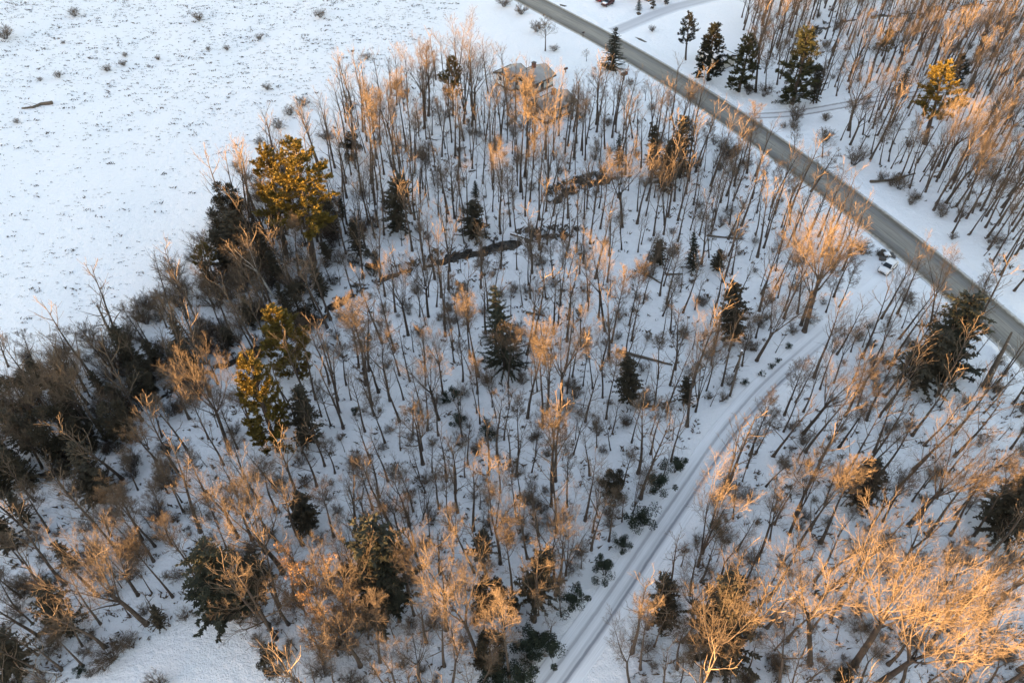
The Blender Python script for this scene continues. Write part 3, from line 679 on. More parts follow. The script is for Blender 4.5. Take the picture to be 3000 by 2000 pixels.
# evergreen shrubs along the track
E_('H', 2185, 240, 2235, 40, 62, 'laurel', 'glossy dark shrub at the track edge, large and lower of the adjoining two')
E_('H', 2290, 120, 2330, -75, 60, 'laurel', 'glossy dark shrub at the track edge, upper of the adjoining two')
E_('H', 2080, 480, 2095, 225, 75, 'laurel', 'tall loose green shrub hugging the left edge of the track')
E_('H', 1935, 635, 1937, 538, 38, 'laurel', 'small dark shrub beside the track, above the bushy one')
E_('H', 1815, 830, 1820, 675, 60, 'laurel', 'bushy dark green shrub close to the left edge of the track')
E_('H', 1585, 1035, 1605, 915, 76, 'laurel', 'low spreading dark shrub a little way in from the track')
E_('H', 1440, 1365, 1465, 1155, 62, 'laurel', 'green shrub near the track bottom, right one of three touching')
E_('H', 1370, 1330, 1375, 1220, 52, 'laurel', 'green shrub near the track bottom, middle one of three touching')
E_('H', 1290, 1350, 1290, 1205, 62, 'laurel', 'pale green shrub near the track bottom, left one of three touching')
E_('H', 1225, 1570, 1225, 1370, 60, 'laurel', 'dark shrub beside a leaning trunk at the bottom picture edge')
E_('H', 1075, 1560, 1085, 1430, 60, 'laurel', 'sprawling green shrub at the bottom edge, left of the dark one')
E_('F', 545, 1020, 547, 965, 25, 'laurel', 'lowest of three small dark shrubs in a row beside the track')
E_('F', 610, 972, 612, 915, 27, 'laurel', 'middle of three small dark shrubs in a row beside the track')
E_('F', 655, 930, 657, 880, 22, 'laurel', 'highest of three small dark shrubs in a row beside the track')
E_('F', 430, 1080, 432, 1025, 34, 'laurel', 'pale flattened evergreen shrub by the pole beside the track')
E_('F', 730, 830, 735, 775, 36, 'laurel', 'faint snow dusted shrub uphill of the row of three')
E_('E', 775, 1185, 785, 1060, 60, 'laurel', 'rounded grey-green shrub in the open snow of the middle wood')
E_('E', 705, 1200, 708, 1140, 30, 'laurel', 'little dark shrub left of the rounded grey-green one')
E_('E', 800, 1345, 805, 1240, 62, 'laurel', 'flat topped dark shrub below the rounded grey-green one')
E_('E', 100, 1290, 105, 1205, 52, 'laurel', 'dark shrub in the snow below the brightest bare tree')
E_('E', 1010, 1440, 1010, 1345, 42, 'laurel', 'little dark shrub among brown twigs below the middle of the wood')
E_('D', 1960, 950, 1965, 860, 50, 'laurel', 'dark shrub beneath the plump golden pine')
E_('G', 560, 1500, 590, 1400, 72, 'laurel', 'sprawling shrub at the lower left beside a thin leaning trunk')
E_('I', 240, 520, 245, 400, 55, 'laurel', 'dark shrub at the foot of twin trunks right of the track')

# ------------------------------------------------------------------ bare trees read from the photograph
BT = 'bare trees of the wood'
BARE = [
 ('B', 575, 880, 530, 230, 115, 'vase'), ('B', 600, 800, 592, 265, 90, 'slim'), ('B', 365, 1060, 240, 475, 110, 'vase'), ('B', 445, 1035, 400, 430, 70, 'slim'),
 ('B', 845, 845, 850, 10, 140, 'multi'), ('B', 910, 820, 925, 200, 120, 'vase'), ('B', 895, 1090, 880, 800, 45, 'slim'), ('B', 855, 1060, 850, 850, 50, 'slim'),
 ('B', 1090, 990, 1120, 450, 85, 'slim'), ('B', 1165, 1560, 1170, 1090, 60, 'slim'), ('B', 1235, 1320, 1232, 455, 80, 'slim'), ('B', 1265, 1210, 1345, 510, 85, 'slim'),
 ('B', 1415, 1330, 1440, 410, 85, 'multi'), ('B', 1300, 1390, 1330, 860, 60, 'slim'), ('B', 1770, 825, 1777, 435, 92, 'open'), ('B', 1455, 1290, 1560, 945, 100, 'vase'),
 ('B', 1720, 1210, 1730, 935, 60, 'slim'), ('B', 1090, 1560, 1100, 890, 95, 'fork'), ('B', 505, 1190, 500, 700, 60, 'slim'), ('B', 295, 1205, 240, 630, 70, 'slim'),
 ('B', 205, 1270, 160, 545, 70, 'slim'), ('B', 190, 1540, 90, 1020, 90, 'vase'), ('B', 715, 1010, 660, 650, 45, 'slim'), ('B', 585, 955, 560, 560, 50, 'slim'),
 ('B', 780, 1500, 755, 1080, 110, 'open'), ('B', 1405, 350, 1400, 85, 65, 'open'), ('B', 2005, 950, 1960, 560, 85, 'fork'), ('B', 2095, 690, 2100, 540, 40, 'open'),
 ('B', 1900, 710, 1900, 585, 40, 'open'), ('B', 1470, 1600, 1505, 1320, 90, 'fork'), ('B', 1935, 1560, 1960, 930, 150, 'vase'), ('B', 2225, 1560, 2215, 1050, 65, 'fork'),
 ('B', 480, 1260, 470, 900, 45, 'slim'), ('B', 545, 1335, 530, 980, 45, 'slim'), ('B', 575, 1345, 600, 1000, 45, 'slim'), ('B', 1250, 1370, 1240, 980, 50, 'slim'),
 ('B', 1680, 1100, 1690, 600, 60, 'slim'), ('B', 1210, 1180, 1190, 700, 50, 'slim'), ('B', 1105, 1230, 1090, 900, 60, 'slim'), ('B', 625, 925, 640, 640, 50, 'slim'),
 ('B', 440, 1330, 400, 900, 55, 'slim'), ('B', 670, 1480, 650, 1100, 60, 'slim'), ('B', 1560, 1000, 1560, 620, 70, 'slim'), ('B', 1690, 415, 1690, 330, 30, 'open'),
 ('B', 2290, 900, 2270, 620, 60, 'slim'), ('B', 1775, 1430, 1830, 1100, 60, 'slim'), ('B', 1930, 1430, 1920, 1150, 50, 'slim'), ('B', 100, 900, 60, 640, 70, 'slim'),
 ('B', 380, 1040, 350, 640, 50, 'slim'), ('B', 760, 970, 740, 540, 45, 'slim'), ('B', 1600, 900, 1610, 560, 60, 'slim'), ('B', 600, 1340, 590, 1010, 40, 'slim'),
 # across the road
 ('C', 1490, 430, 1630, 25, 65, 'vase'), ('C', 1120, 160, 1140, -70, 90, 'fork'), ('C', 1145, 640, 1215, 390, 60, 'slim'), ('C', 1500, 1120, 1650, 790, 60, 'slim'),
 ('C', 1560, 1190, 1710, 870, 60, 'slim'), ('C', 1760, 1220, 2110, 600, 145, 'vase'), ('C', 1820, 1390, 2210, 750, 140, 'vase'), ('C', 1965, 1370, 2120, 930, 70, 'slim'),
 ('C', 1680, 1285, 1790, 980, 60, 'slim'), ('C', 2000, 1460, 2150, 1090, 70, 'slim'), ('C', 2090, 1560, 2320, 1180, 80, 'slim'), ('C', 1890, 330, 2050, 10, 120, 'vase'),
 ('C', 2150, 330, 2300, 30, 100, 'vase'), ('C', 1980, 640, 2140, 250, 90, 'slim'), ('C', 500, 640, 480, 50, 100, 'open'), ('C', 570, 630, 620, 330, 50, 'slim'),
 ('C', 650, 580, 690, 240, 60, 'slim'), ('C', 920, 710, 980, 400, 60, 'slim'), ('C', 975, 520, 1000, 250, 60, 'slim'), ('C', 1060, 660, 1120, 370, 60, 'slim'),
 ('C', 1420, 1110, 1480, 780, 60, 'slim'), ('C', 1360, 1130, 1420, 820, 50, 'slim'), ('C', 1300, 1060, 1350, 760, 60, 'slim'), ('C', 1240, 930, 1260, 620, 60, 'slim'),
 ('C', 1150, 950, 1190, 660, 60, 'slim'), ('C', 1360, 250, 1450, -50, 60, 'slim'), ('C', 1620, 520, 1720, 200, 60, 'slim'), ('C', 1290, 560, 1370, 240, 60, 'slim'),
 # near the road, on this side
 ('C', 880, 1330, 1090, 1050, 120, 'open'), ('C', 735, 1560, 775, 1190, 60, 'slim'), ('C', 355, 1285, 432, 860, 70, 'slim'), ('C', 35, 860, 70, 590, 50, 'slim'),
 ('C', 510, 1470, 610, 1090, 60, 'slim'), ('C', 590, 1520, 695, 1110, 60, 'slim'), ('C', 120, 1150, 180, 800, 60, 'slim'), ('C', 260, 1400, 330, 1050, 60, 'slim'),
 ('C', 770, 1050, 770, 860, 55, 'open'), ('C', 960, 1090, 1000, 880, 70, 'open'), ('C', 440, 1200, 480, 690, 70, 'slim'),
 ('F', 835, 715, 1050, -270, 215, 'vase'), ('F', 815, 672, 940, -40, 120, 'vase'), ('F', 790, 590, 900, 60, 80, 'slim'), ('F', 1040, 480, 1200, 60, 70, 'slim'),
 ('F', 1075, 548, 1250, 210, 60, 'slim'), ('F', 1410, 682, 1590, 190, 85, 'fork'), ('F', 1700, 705, 1900, 30, 110, 'fork'), ('F', 510, 915, 800, 280, 130, 'vase'),
 ('F', 1040, 1072, 1240, 580, 120, 'fork'), ('F', 945, 1115, 1090, 650, 60, 'slim'), ('F', 700, 1292, 880, 870, 90, 'slim'), ('F', 830, 1422, 1260, 880, 150, 'vase'),
 ('F', 460, 1570, 615, 1080, 80, 'slim'), ('F', 500, 1560, 690, 1240, 70, 'slim'), ('F', 90, 1265, 195, 560, 110, 'multi'), ('F', 165, 1115, 300, 700, 80, 'fork'),
 ('F', 410, 950, 480, 560, 60, 'slim'), ('F', 1075, 1515, 1300, 1170, 90, 'slim'), ('F', 505, 755, 590, 400, 60, 'slim'), ('F', 640, 300, 700, 0, 50, 'slim'),
 ('F', 340, 320, 410, -60, 60, 'slim'), ('F', 180, 210, 200, -100, 50, 'slim'), ('F', 1510, 690, 1610, 470, 50, 'slim'), ('F', 1370, 860, 1440, 600, 50, 'slim'),
 ('F', 985, 585, 1080, 300, 60, 'slim'), ('F', 1690, 930, 1750, 480, 150, 'vase'), ('F', 1860, 940, 1990, 450, 130, 'vase'), ('F', 1760, 1060, 1860, 730, 130, 'open'),
 ('F', 1990, 700, 2130, 300, 60, 'slim'), ('F', 2080, 390, 2180, 180, 60, 'open'),
 # left and thicket
 ('D', 1050, 860, 840, 490, 70, 'slim'), ('D', 1340, 760, 1210, 400, 80, 'open'), ('D', 1530, 700, 1290, 280, 60, 'slim'), ('D', 1120, 1445, 990, 1150, 100, 'slim'),
 ('D', 1580, 1535, 1360, 790, 190, 'vase'), ('D', 1640, 1525, 1480, 1090, 80, 'slim'), ('D', 1730, 1388, 1640, 1150, 60, 'slim'), ('D', 2280, 1370, 2180, 1050, 60, 'slim'),
 ('D', 430, 1450, 230, 960, 120, 'slim'), ('D', 640, 1420, 330, 880, 140, 'vase'), ('D', 260, 1410, 40, 960, 120, 'vase'), ('D', 280, 1640, 70, 1180, 170, 'vase'),
 ('D', 740, 950, 560, 700, 90, 'open'), ('D', 590, 1130, 420, 800, 110, 'open'), ('D', 880, 1330, 740, 1030, 110, 'open'), ('D', 1310, 1325, 1160, 950, 90, 'slim'),
 ('D', 1440, 1460, 1300, 1080, 70, 'slim'), ('D', 1740, 830, 1590, 480, 80, 'slim'), ('D', 1850, 700, 1780, 380, 80, 'open'), ('D', 1750, 560, 1650, 200, 110, 'open'),
 ('D', 2060, 330, 1990, -120, 80, 'slim'), ('D', 2100, 850, 2010, 560, 90, 'open'), ('D', 60, 960, -60, 680, 90, 'open'), ('D', 240, 960, 130, 690, 90, 'open'),
 ('D', 1030, 1530, 900, 1330, 120, 'dry'), ('D', 1150, 690, 1060, 440, 80, 'open'), ('D', 460, 870, 380, 690, 90, 'open'),
 # lower left
 ('G', 1190, 975, 910, 560, 120, 'slim'), ('G', 950, 960, 640, 480, 180, 'vase'), ('G', 1010, 1160, 320, 520, 190, 'vase'), ('G', 1070, 630, 800, 240, 90, 'slim'),
 ('G', 980, 585, 770, 230, 110, 'slim'), ('G', 1185, 620, 990, 160, 80, 'slim'), ('G', 1265, 390, 1040, -10, 80, 'slim'), ('G', 1255, 325, 1110, 0, 70, 'slim'),
 ('G', 1385, 865, 1080, 350, 80, 'slim'), ('G', 1640, 565, 1320, 20, 130, 'vase'), ('G', 1430, 318, 1270, -60, 80, 'slim'), ('G', 1950, 810, 1560, 120, 230, 'vase'),
 ('G', 1740, 585, 1600, 120, 120, 'slim'), ('G', 575, 1450, 310, 1180, 90, 'slim'), ('G', 1045, 945, 870, 710, 50, 'slim'), ('G', 1905, 1270, 1600, 800, 230, 'open'),
 ('G', 140, 975, -60, 740, 110, 'slim'), ('G', 110, 1050, -90, 830, 90, 'slim'), ('G', 150, 735, -10, 500, 90, 'slim'), ('G', 955, 245, 800, -40, 70, 'slim'),
 ('G', 1435, 640, 1300, 360, 50, 'slim'), ('G', 1560, 640, 1440, 300, 60, 'slim'), ('G', 600, 420, 400, 130, 130, 'vase'), ('G', 770, 560, 600, 300, 140, 'vase'),
 ('G', 330, 520, 130, 180, 120, 'slim'), ('G', 2200, 1150, 2060, 660, 160, 'dry'), ('G', 2330, 1380, 2220, 960, 150, 'dry'), ('G', 2110, 1100, 1960, 860, 130, 'dry'),
 ('G', 2230, 1440, 2160, 1220, 130, 'dry'), ('G', 2420, 1180, 2260, 560, 150, 'vase'), ('G', 2080, 520, 1880, 90, 110, 'fork'), ('G', 1900, 380, 1780, 40, 90, 'slim'),
 ('G', 2300, 560, 2170, 180, 90, 'slim'), ('G', 860, 420, 700, 180, 110, 'dry'), ('G', 1690, 160, 1560, -120, 80, 'slim'), ('G', 2310, 130, 2220, -160, 80, 'slim'),
 # middle
 ('E', 670, 1312, 505, 790, 110, 'vase'), ('E', 460, 740, 340, 190, 125, 'vase'), ('E', 600, 610, 560, 70, 125, 'vase'), ('E', 335, 1185, 190, 560, 150, 'fork'),
 ('E', 700, 1135, 590, 600, 90, 'fork'), ('E', 945, 1018, 850, 420, 80, 'slim'), ('E', 885, 882, 800, 380, 70, 'slim'), ('E', 1150, 1092, 1120, 560, 60, 'fork'),
 ('E', 1190, 962, 1190, 640, 50, 'slim'), ('E', 815, 742, 780, 290, 60, 'slim'), ('E', 775, 918, 690, 480, 60, 'slim'), ('E', 955, 1345, 900, 900, 70, 'slim'),
 ('E', 1065, 1305, 1000, 940, 50, 'slim'), ('E', 1650, 812, 1625, 330, 80, 'fork'), ('E', 1508, 532, 1500, 20, 80, 'slim'), ('E', 1700, 502, 1690, 90, 70, 'slim'),
 ('E', 1408, 482, 1370, 20, 60, 'slim'), ('E', 1290, 392, 1280, 60, 50, 'slim'), ('E', 1862, 782, 1940, 240, 75, 'slim'), ('E', 1818, 702, 1710, 0, 80, 'fork'),
 ('E', 1800, 1168, 1790, 640, 80, 'fork'), ('E', 1825, 1315, 1880, 800, 80, 'slim'), ('E', 1985, 665, 2080, 150, 80, 'slim'), ('E', 2215, 605, 2320, 300, 60, 'slim'),
 ('E', 2220, 402, 2310, 60, 60, 'slim'), ('E', 1510, 1245, 1530, 540, 95, 'vase'), ('E', 1385, 1375, 1380, 620, 85, 'slim'), ('E', 1665, 1085, 1680, 760, 50, 'slim'),
 ('E', 1730, 1105, 1715, 660, 50, 'slim'), ('E', 2000, 1480, 2090, 1100, 70, 'slim'), ('E', 1465, 1520, 1480, 1120, 135, 'vase'), ('E', 1600, 1560, 1690, 1180, 100, 'fork'),
 ('E', 1340, 1560, 1350, 1220, 90, 'fork'), ('E', 1855, 1530, 1790, 1240, 70, 'fork'), ('E', 540, 610, 520, 300, 60, 'slim'), ('E', 255, 1130, 130, 700, 90, 'slim'),
 ('E', 170, 1080, 40, 420, 110, 'slim'), ('E', 35, 1085, -40, 780, 80, 'slim'), ('E', 120, 960, 60, 560, 80, 'slim'), ('E', 1010, 560, 1000, 130, 70, 'slim'),
 ('E', 1060, 450, 1090, 130, 60, 'slim'), ('E', 300, 1480, 180, 1120, 80, 'slim'), ('E', 560, 1620, 470, 1130, 150, 'open'), ('E', 400, 1010, 320, 620, 80, 'slim'),
 ('E', 1315, 690, 1380, 300, 60, 'fork'), ('E', 1265, 970, 1330, 700, 50, 'fork'), ('E', 1350, 1120, 1330, 720, 60, 'slim'), ('E', 890, 1000, 800, 730, 50, 'slim'),
 ('E', 1300, 200, 1290, -60, 50, 'slim'), ('E', 1460, 350, 1440, 0, 60, 'slim'), ('E', 1930, 150, 1930, -140, 60, 'slim'), ('E', 2145, 330, 2190, 20, 60, 'slim'),
 ('E', 2080, 520, 2160, 200, 60, 'slim'), ('E', 2210, 760, 2290, 470, 60, 'slim'), ('E', 2180, 1035, 2230, 700, 70, 'slim'), ('E', 1040, 1230, 1010, 960, 50, 'slim'),
 ('E', 1220, 1560, 1260, 1140, 70, 'slim'), ('E', 2130, 1560, 2240, 1180, 80, 'slim'), ('E', 1760, 1510, 1730, 1270, 60, 'slim'),
 # nearest, centre
 ('H', 1095, 742, 1030, 20, 115, 'fork'), ('H', 1330, 1142, 1390, 640, 110, 'open'), ('H', 722, 1192, 655, 540, 140, 'vase'), ('H', 930, 1368, 740, 690, 130, 'fork'),
 ('H', 1155, 1522, 1060, 960, 120, 'slim'), ('H', 760, 1590, 770, 1130, 135, 'fork'), ('H', 1465, 858, 1470, 290, 125, 'fork'), ('H', 1545, 830, 1640, 290, 130, 'multi'),
 ('H', 1768, 432, 1740, 20, 100, 'multi'), ('H', 2005, 402, 2110, 0, 100, 'multi'), ('H', 1842, 592, 1890, 240, 80, 'slim'), ('H', 915, 802, 730, 260, 70, 'slim'),
 ('H', 1175, 962, 1140, 400, 60, 'slim'), ('H', 530, 722, 410, 220, 110, 'fork'), ('H', 408, 562, 260, 110, 110, 'fork'), ('H', 190, 510, 50, 80, 90, 'fork'),
 ('H', 215, 372, 130, 20, 80, 'slim'), ('H', 560, 440, 600, 30, 120, 'multi'), ('H', 495, 380, 390, 40, 70, 'slim'), ('H', 748, 502, 715, 80, 70, 'slim'),
 ('H', 1205, 432, 1165, 20, 70, 'slim'), ('H', 1322, 442, 1300, 110, 50, 'slim'), ('H', 1447, 352, 1475, -310, 90, 'slim'), ('H', 1555, 358, 1590, -130, 80, 'slim'),
 ('H', 130, 1450, -60, 940, 150, 'vase'), ('H', 265, 1422, 170, 930, 80, 'slim'), ('H', 385, 1600, 270, 1180, 110, 'fork'), ('H', 500, 1095, 390, 600, 60, 'slim'),
 ('H', 2060, 1472, 2095, 960, 85, 'slim'), ('H', 1990, 1590, 1890, 1170, 140, 'fork'), ('H', 2312, 1470, 2360, 1150, 100, 'slim'), ('H', 1515, 1112, 1465, 820, 70, 'slim'),
 ('H', 540, 1560, 450, 1200, 140, 'vase'), ('H', 1360, 1100, 1350, 860, 40, 'slim'), ('H', 960, 1600, 1000, 1300, 60, 'slim'), ('H', 605, 590, 600, 300, 50, 'slim'),
 ('H', 1235, 285, 1220, 0, 60, 'slim'), ('H', 1038, 545, 960, 220, 70, 'slim'), ('H', 305, 1590, 150, 1330, 80, 'slim'), ('H', 945, 960, 1000, 640, 60, 'slim'),
 ('H', 860, 1180, 845, 760, 110, 'fork'), ('H', 100, 860, -10, 420, 150, 'vase'), ('H', 185, 1260, 190, 900, 80, 'fork'),
 # lower right
 ('I', 105, 762, 270, -10, 110, 'multi'), ('I', 195, 492, 340, 60, 80, 'slim'), ('I', 515, 722, 690, 80, 105, 'fork'), ('I', 595, 592, 700, 200, 80, 'slim'),
 ('I', 730, 552, 980, -40, 170, 'fork'), ('I', 945, 608, 1260, -30, 130, 'slim'), ('I', 1300, 485, 1470, 40, 130, 'vase'), ('I', 1560, 482, 2080, -260, 230, 'vase'),
 ('I', 1840, 555, 2230, 150, 150, 'slim'), ('I', 878, 1425, 1030, 540, 265, 'vase'), ('I', 1190, 1435, 1660, 440, 250, 'vase'), ('I', 1340, 1580, 1990, 760, 230, 'vase'),
 ('I', 1910, 1590, 2420, 950, 230, 'vase'), ('I', 180, 1542, 330, 870, 150, 'vase'), ('I', 240, 912, 400, 470, 130, 'fork'), ('I', 660, 1580, 680, 1110, 215, 'fork'),
 ('I', 70, 1180, 150, 720, 100, 'vase'), ('I', 570, 225, 760, 20, 70, 'slim'), ('I', 440, 90, 520, -200, 70, 'slim'), ('I', 345, 440, 380, 130, 70, 'open'),
 ('I', 820, 1390, 940, 1160, 60, 'slim'), ('I', 1230, 940, 1420, 560, 90, 'slim'), ('I', 1380, 450, 1600, 120, 80, 'slim'), ('I', 1070, 560, 1200, 330, 60, 'slim'),
 ('I', 610, 885, 720, 700, 50, 'slim'), ('I', 1060, 1270, 1030, 1010, 50, 'slim'), ('I', 760, 1170, 740, 940, 70, 'open'), ('I', 1690, 1330, 2180, 560, 150, 'vase'),
 ('I', 1520, 1560, 1560, 1020, 190, 'fork'), ('I', 1230, 1570, 1150, 960, 140, 'fork'), ('I', 2060, 1010, 2330, 720, 120, 'slim'), ('I', 2100, 1590, 2350, 1240, 150, 'fork'),
 ('I', 140, 1590, 60, 1220, 90, 'open'), ('I', 330, 1590, 330, 1340, 80, 'sapling'), ('I', 1900, 1290, 2090, 1010, 90, 'slim'), ('I', 2000, 560, 2300, 40, 120, 'slim'),
 ('I', 1850, 885, 1960, 640, 60, 'slim'), ('I', 1450, 980, 1700, 640, 120, 'slim'), ('I', 870, 730, 960, 560, 60, 'slim'), ('I', -20, 1590, 20, 1360, 90, 'open'),
]
for r in BARE:
    T_(r[0], r[1], r[2], r[3], r[4], r[5], r[6], 'bare_tree', None, 'tree', BT)
# the white birch and the dead snags
T_('D', 1900, 500, 1530, 80, 120, 'birch', 'birch_tree', 'white barked birch leaning out of the dark thicket', 'tree', tilt=.5)

# fill the gaps of the wood with trees seen only as thin stems
NEAR, FAR = [], []
frg = random.Random(21)
def free(x, y, dmin):
    for a, b in SPOTS:
        if abs(a - x) < dmin and abs(b - y) < dmin and (a - x) ** 2 + (b - y) ** 2 < dmin * dmin: return False
    return True
OKM = ((dist_poly(GX, GY, road_c) > 6.5) & (dist_poly(GX, GY, track_c) > 3.0) & (dist_poly(GX, GY, lane_c) > 3.2) & (np.minimum(np.minimum(dist_poly(GX, GY, brooks[0]), dist_poly(GX, GY, brooks[1])), dist_poly(GX, GY, brooks[3])) > 2.2))[oy:oy + len(fy), ox:ox + len(fx)]
def cell(M, x, y):
    i = int(round((x - fx[0]) / 0.72)); j = int(round((y - fy[0]) / 0.72))
    return 0 <= i < len(fx) and 0 <= j < len(fy) and bool(M[j, i])
def clear_of_lines(x, y): return cell(OKM, x, y)
MASKS = {}
def inside(x, y, polys):
    for P in polys:
        k = id(P)
        if k not in MASKS: MASKS[k] = (P, in_poly(GX, GY, P)[oy:oy + len(fy), ox:ox + len(fx)])
        if cell(MASKS[k][1], x, y): return True
    return False
FILL_N = max(0, 300 - sum(1 for r in REG if r['name'] == 'bare_tree'))
tries = 0
while FILL_N > 0 and tries < 4000:
    tries += 1
    px, py = frg.uniform(-60, 3060), frg.uniform(120, 2080); x, y = gp(px, py)
    if not inside(x, y, FOREST) or not clear_of_lines(x, y) or not free(x, y, 4.6): continue
    H = frg.uniform(10, 19); z = 0
    t = proj(x, y, H); kind = frg.choice(['slim', 'slim', 'slim', 'fork', 'open'])
    o = plant(kind, px, py, H, (frg.uniform(-.6, .6), frg.uniform(-.6, .6)), None, 'bare_tree', None, 'tree', BT)
    REG.append(dict(o=o, b=(px, py), t=t, kind=kind, H=H, lean=0.03, w=None, name='bare_tree')); FILL_N -= 1

ne = 0; tries = 0
BELT_E = [gl(p) for p in ([(640, 820), (700, 640), (960, 600), (1080, 700), (930, 880), (780, 960)], [(0, 1500), (260, 1500), (200, 1700), (0, 1750)], [(600, 830), (700, 640), (900, 560), (1100, 680), (1200, 750), (1000, 880), (800, 1030), (560, 1180), (300, 1330), (20, 1480), (0, 1250), (300, 1060)], [(1930, 450), (2050, 390), (2150, 480), (2080, 580)], [(0, 1480), (300, 1350), (430, 1450), (300, 1680), (0, 1650)])]
while ne < 40 and tries < 4000:
    tries += 1
    px, py = frg.uniform(0, 2200), frg.uniform(380, 1700); x, y = gp(px, py)
    if not inside(x, y, BELT_E) or not clear_of_lines(x, y) or not free(x, y, 2.2): continue
    H = frg.uniform(4.5, 10); kd = frg.choice(['hemlock', 'hemlock', 'hemlock', 'juniper']); o = plant(kd, px, py, H, (frg.uniform(-.4, .4), frg.uniform(-.4, .4)), None, 'hemlock_tree' if kd == 'hemlock' else 'juniper_tree', None, 'tree', EG)
    REG.append(dict(o=o, b=(px, py), t=proj(x, y, H), kind=kd, H=H, lean=0, w=None, name='dark_evergreen')); ne += 1

# ------------------------------------------------------------------ bare bushes
def bush_at(px, py, h, label=None, wid=None, cat='bush', group=None):
    o = plant('bush', px, py, h, (0, 0), wid, 'bare_bush', label, cat, group)
    if label is None: REG.append(dict(o=o, b=(px, py), t=(px, py), kind='bush', H=h, lean=0, w=wid, name='bare_bush'))
    return o
FB = 'bare bushes scattered over the snowy field'
for cx, cy, r, lb in [(45, 245, 62, 'large bare bush cut by the left picture edge on the field'), (1372, 120, 42, 'dense bare bush near the top of the field'), (1845, 610, 32, 'round bush highest of the line going down to the golden pines'),
        (2095, 720, 48, 'big round bush, rightmost of the line along the field'), (2002, 785, 46, 'wide bush second from the right in the field line'), (1922, 870, 50, 'round bush third from the right in the field line'),
        (1785, 975, 38, 'loose bush above the golden pines'), (1630, 1135, 38, 'dark low bush left of the golden pines'), (1650, 1180, 26, 'small wispy bush just below the dark one left of the golden pines'), (1720, 1230, 28, 'wispy bush touching the left golden pine'),
        (1860, 1030, 38, 'thin bush peeking over the left golden pine'), (2235, 940, 50, 'ragged open bush at the field edge by the smooth snow'), (1788, 250, 28, 'small bush with a stick beside it on the upper field'), (118, 830, 24, 'small bush below the fallen branch on the field'),
        (738, 470, 32, 'grey bush in the middle of the upper field'), (852, 430, 28, 'tan bush right of the grey one on the upper field'), (1088, 392, 22, 'smallest tan bush of the row on the upper field'), (405, 515, 30, 'twiggy bush at the left of the upper field'),
        (278, 545, 20, 'tiny bush left of the twiggy one on the field'), (1562, 325, 24, 'small dark bush at the right of the upper field'), (1435, 332, 18, 'tiny dark bush left of the small dark one'), (440, 290, 16, 'speck of a bush high on the left field'),
        (2210, 110, 40, 'flat dark bush at the top right of the field'), (520, 95, 40, 'flat dark bush at the top left of the field'), (860, 370, 22, 'low faint bush near the log end on the field')]:
    px, py = cp('A', cx, cy + r * .5); m = mpp(px, py); bush_at(px, py, max(.6, 2 * r / K * m * .8), lb, r / K * m * 1.25, 'bush', FB)
bush_at(1075, 175, 1.9, 'lone dark bush in the field left of the tall sunlit trees', 1.7, 'bush', FB)
for cx, cy, r, lb in [(1465, 330, 38, 'rounded rusty bush below the grey roadside tree'), (2140, 210, 34, 'pale upright bush beside the driveway'), (1990, 565, 42, 'grey bush by the thin pole near the road'), (2135, 735, 45, 'faint round bush left of the road'),
        (1345, 190, 60, 'wide grey bush at the road edge near the top'), (1240, 70, 55, 'dark bush against the road at the very top'), (1120, 15, 60, 'dark bush at the top picture edge left of the road'), (1150, 840, 38, 'brown bush at the end of the lower house yard')]:
    px, py = cp('B', cx, cy + r * .5); m = mpp(px, py); bush_at(px, py, max(.6, 2 * r / K * m * .66), lb, r / K * m, 'bush', 'bare bushes near the road')
for cx, cy, r, lb in [(780, 1340, 130, 'sprawling grey bush on the left rim of the snowy clearing'), (880, 1260, 90, 'tangled grey bush with a bent stem at the rim of the clearing'), (1100, 1545, 90, 'low twiggy bush in the clearing at the bottom edge'), (1280, 1090, 60, 'small loose bush near the foot of the big leaning tree'),
        (150, 900, 110, 'reddish lit bush at the lower left edge'), (130, 1060, 80, 'brown bush beside a leaning trunk at the lower left'), (1800, 1280, 70, 'wispy bush right of the snowy clearing'), (2290, 190, 34, 'dark little bush left of the near big hemlock')]:
    px, py = cp('G', cx, cy + r * .5); m = mpp(px, py); bush_at(px, py, max(.6, 2 * r / K * m * .8), lb, r / K * m, 'bush', 'bare bushes around the clearing')
for px, py, h, w, lb in [(2575, 790 - 42, 1.2, 1.3, 'twiggy snow dusted bush behind the white car'), (2525, 745, 2.6, 2.6, 'tan bush left of the white car'), (2650, 880, 2.4, 2.4, 'dark bush between the car and the big dark clump'), (2920, 710, 2.4, 2.2, 'rusty bush on the far side of the road at the right')]:
    bush_at(px, py, h, lb, w, 'bush', 'bare bushes near the white car')
# brushy understory: reddish thicket bushes one can tell apart
nb = 0; tries = 0
THICK = [gl([(560, 800), (640, 600), (800, 520), (960, 600), (1080, 700), (900, 900), (740, 1010), (560, 1120), (300, 1300), (60, 1420), (0, 1400), (0, 1130), (300, 980)]),
         gl([(2050, 330), (2200, 470), (2080, 620), (1960, 560), (1920, 420)]), gl([(2150, 300), (2280, 260), (2500, 440), (2700, 600)])]
while nb < 75 and tries < 6000:
    tries += 1
    px, py = frg.uniform(-20, 2800), frg.uniform(260, 1450); x, y = gp(px, py)
    if not inside(x, y, THICK) or not clear_of_lines(x, y) or not free(x, y, 1.5): continue
    bush_at(px, py, frg.uniform(2.2, 5.5), None, None, 'bush', 'bare bushes of the thicket'); nb += 1

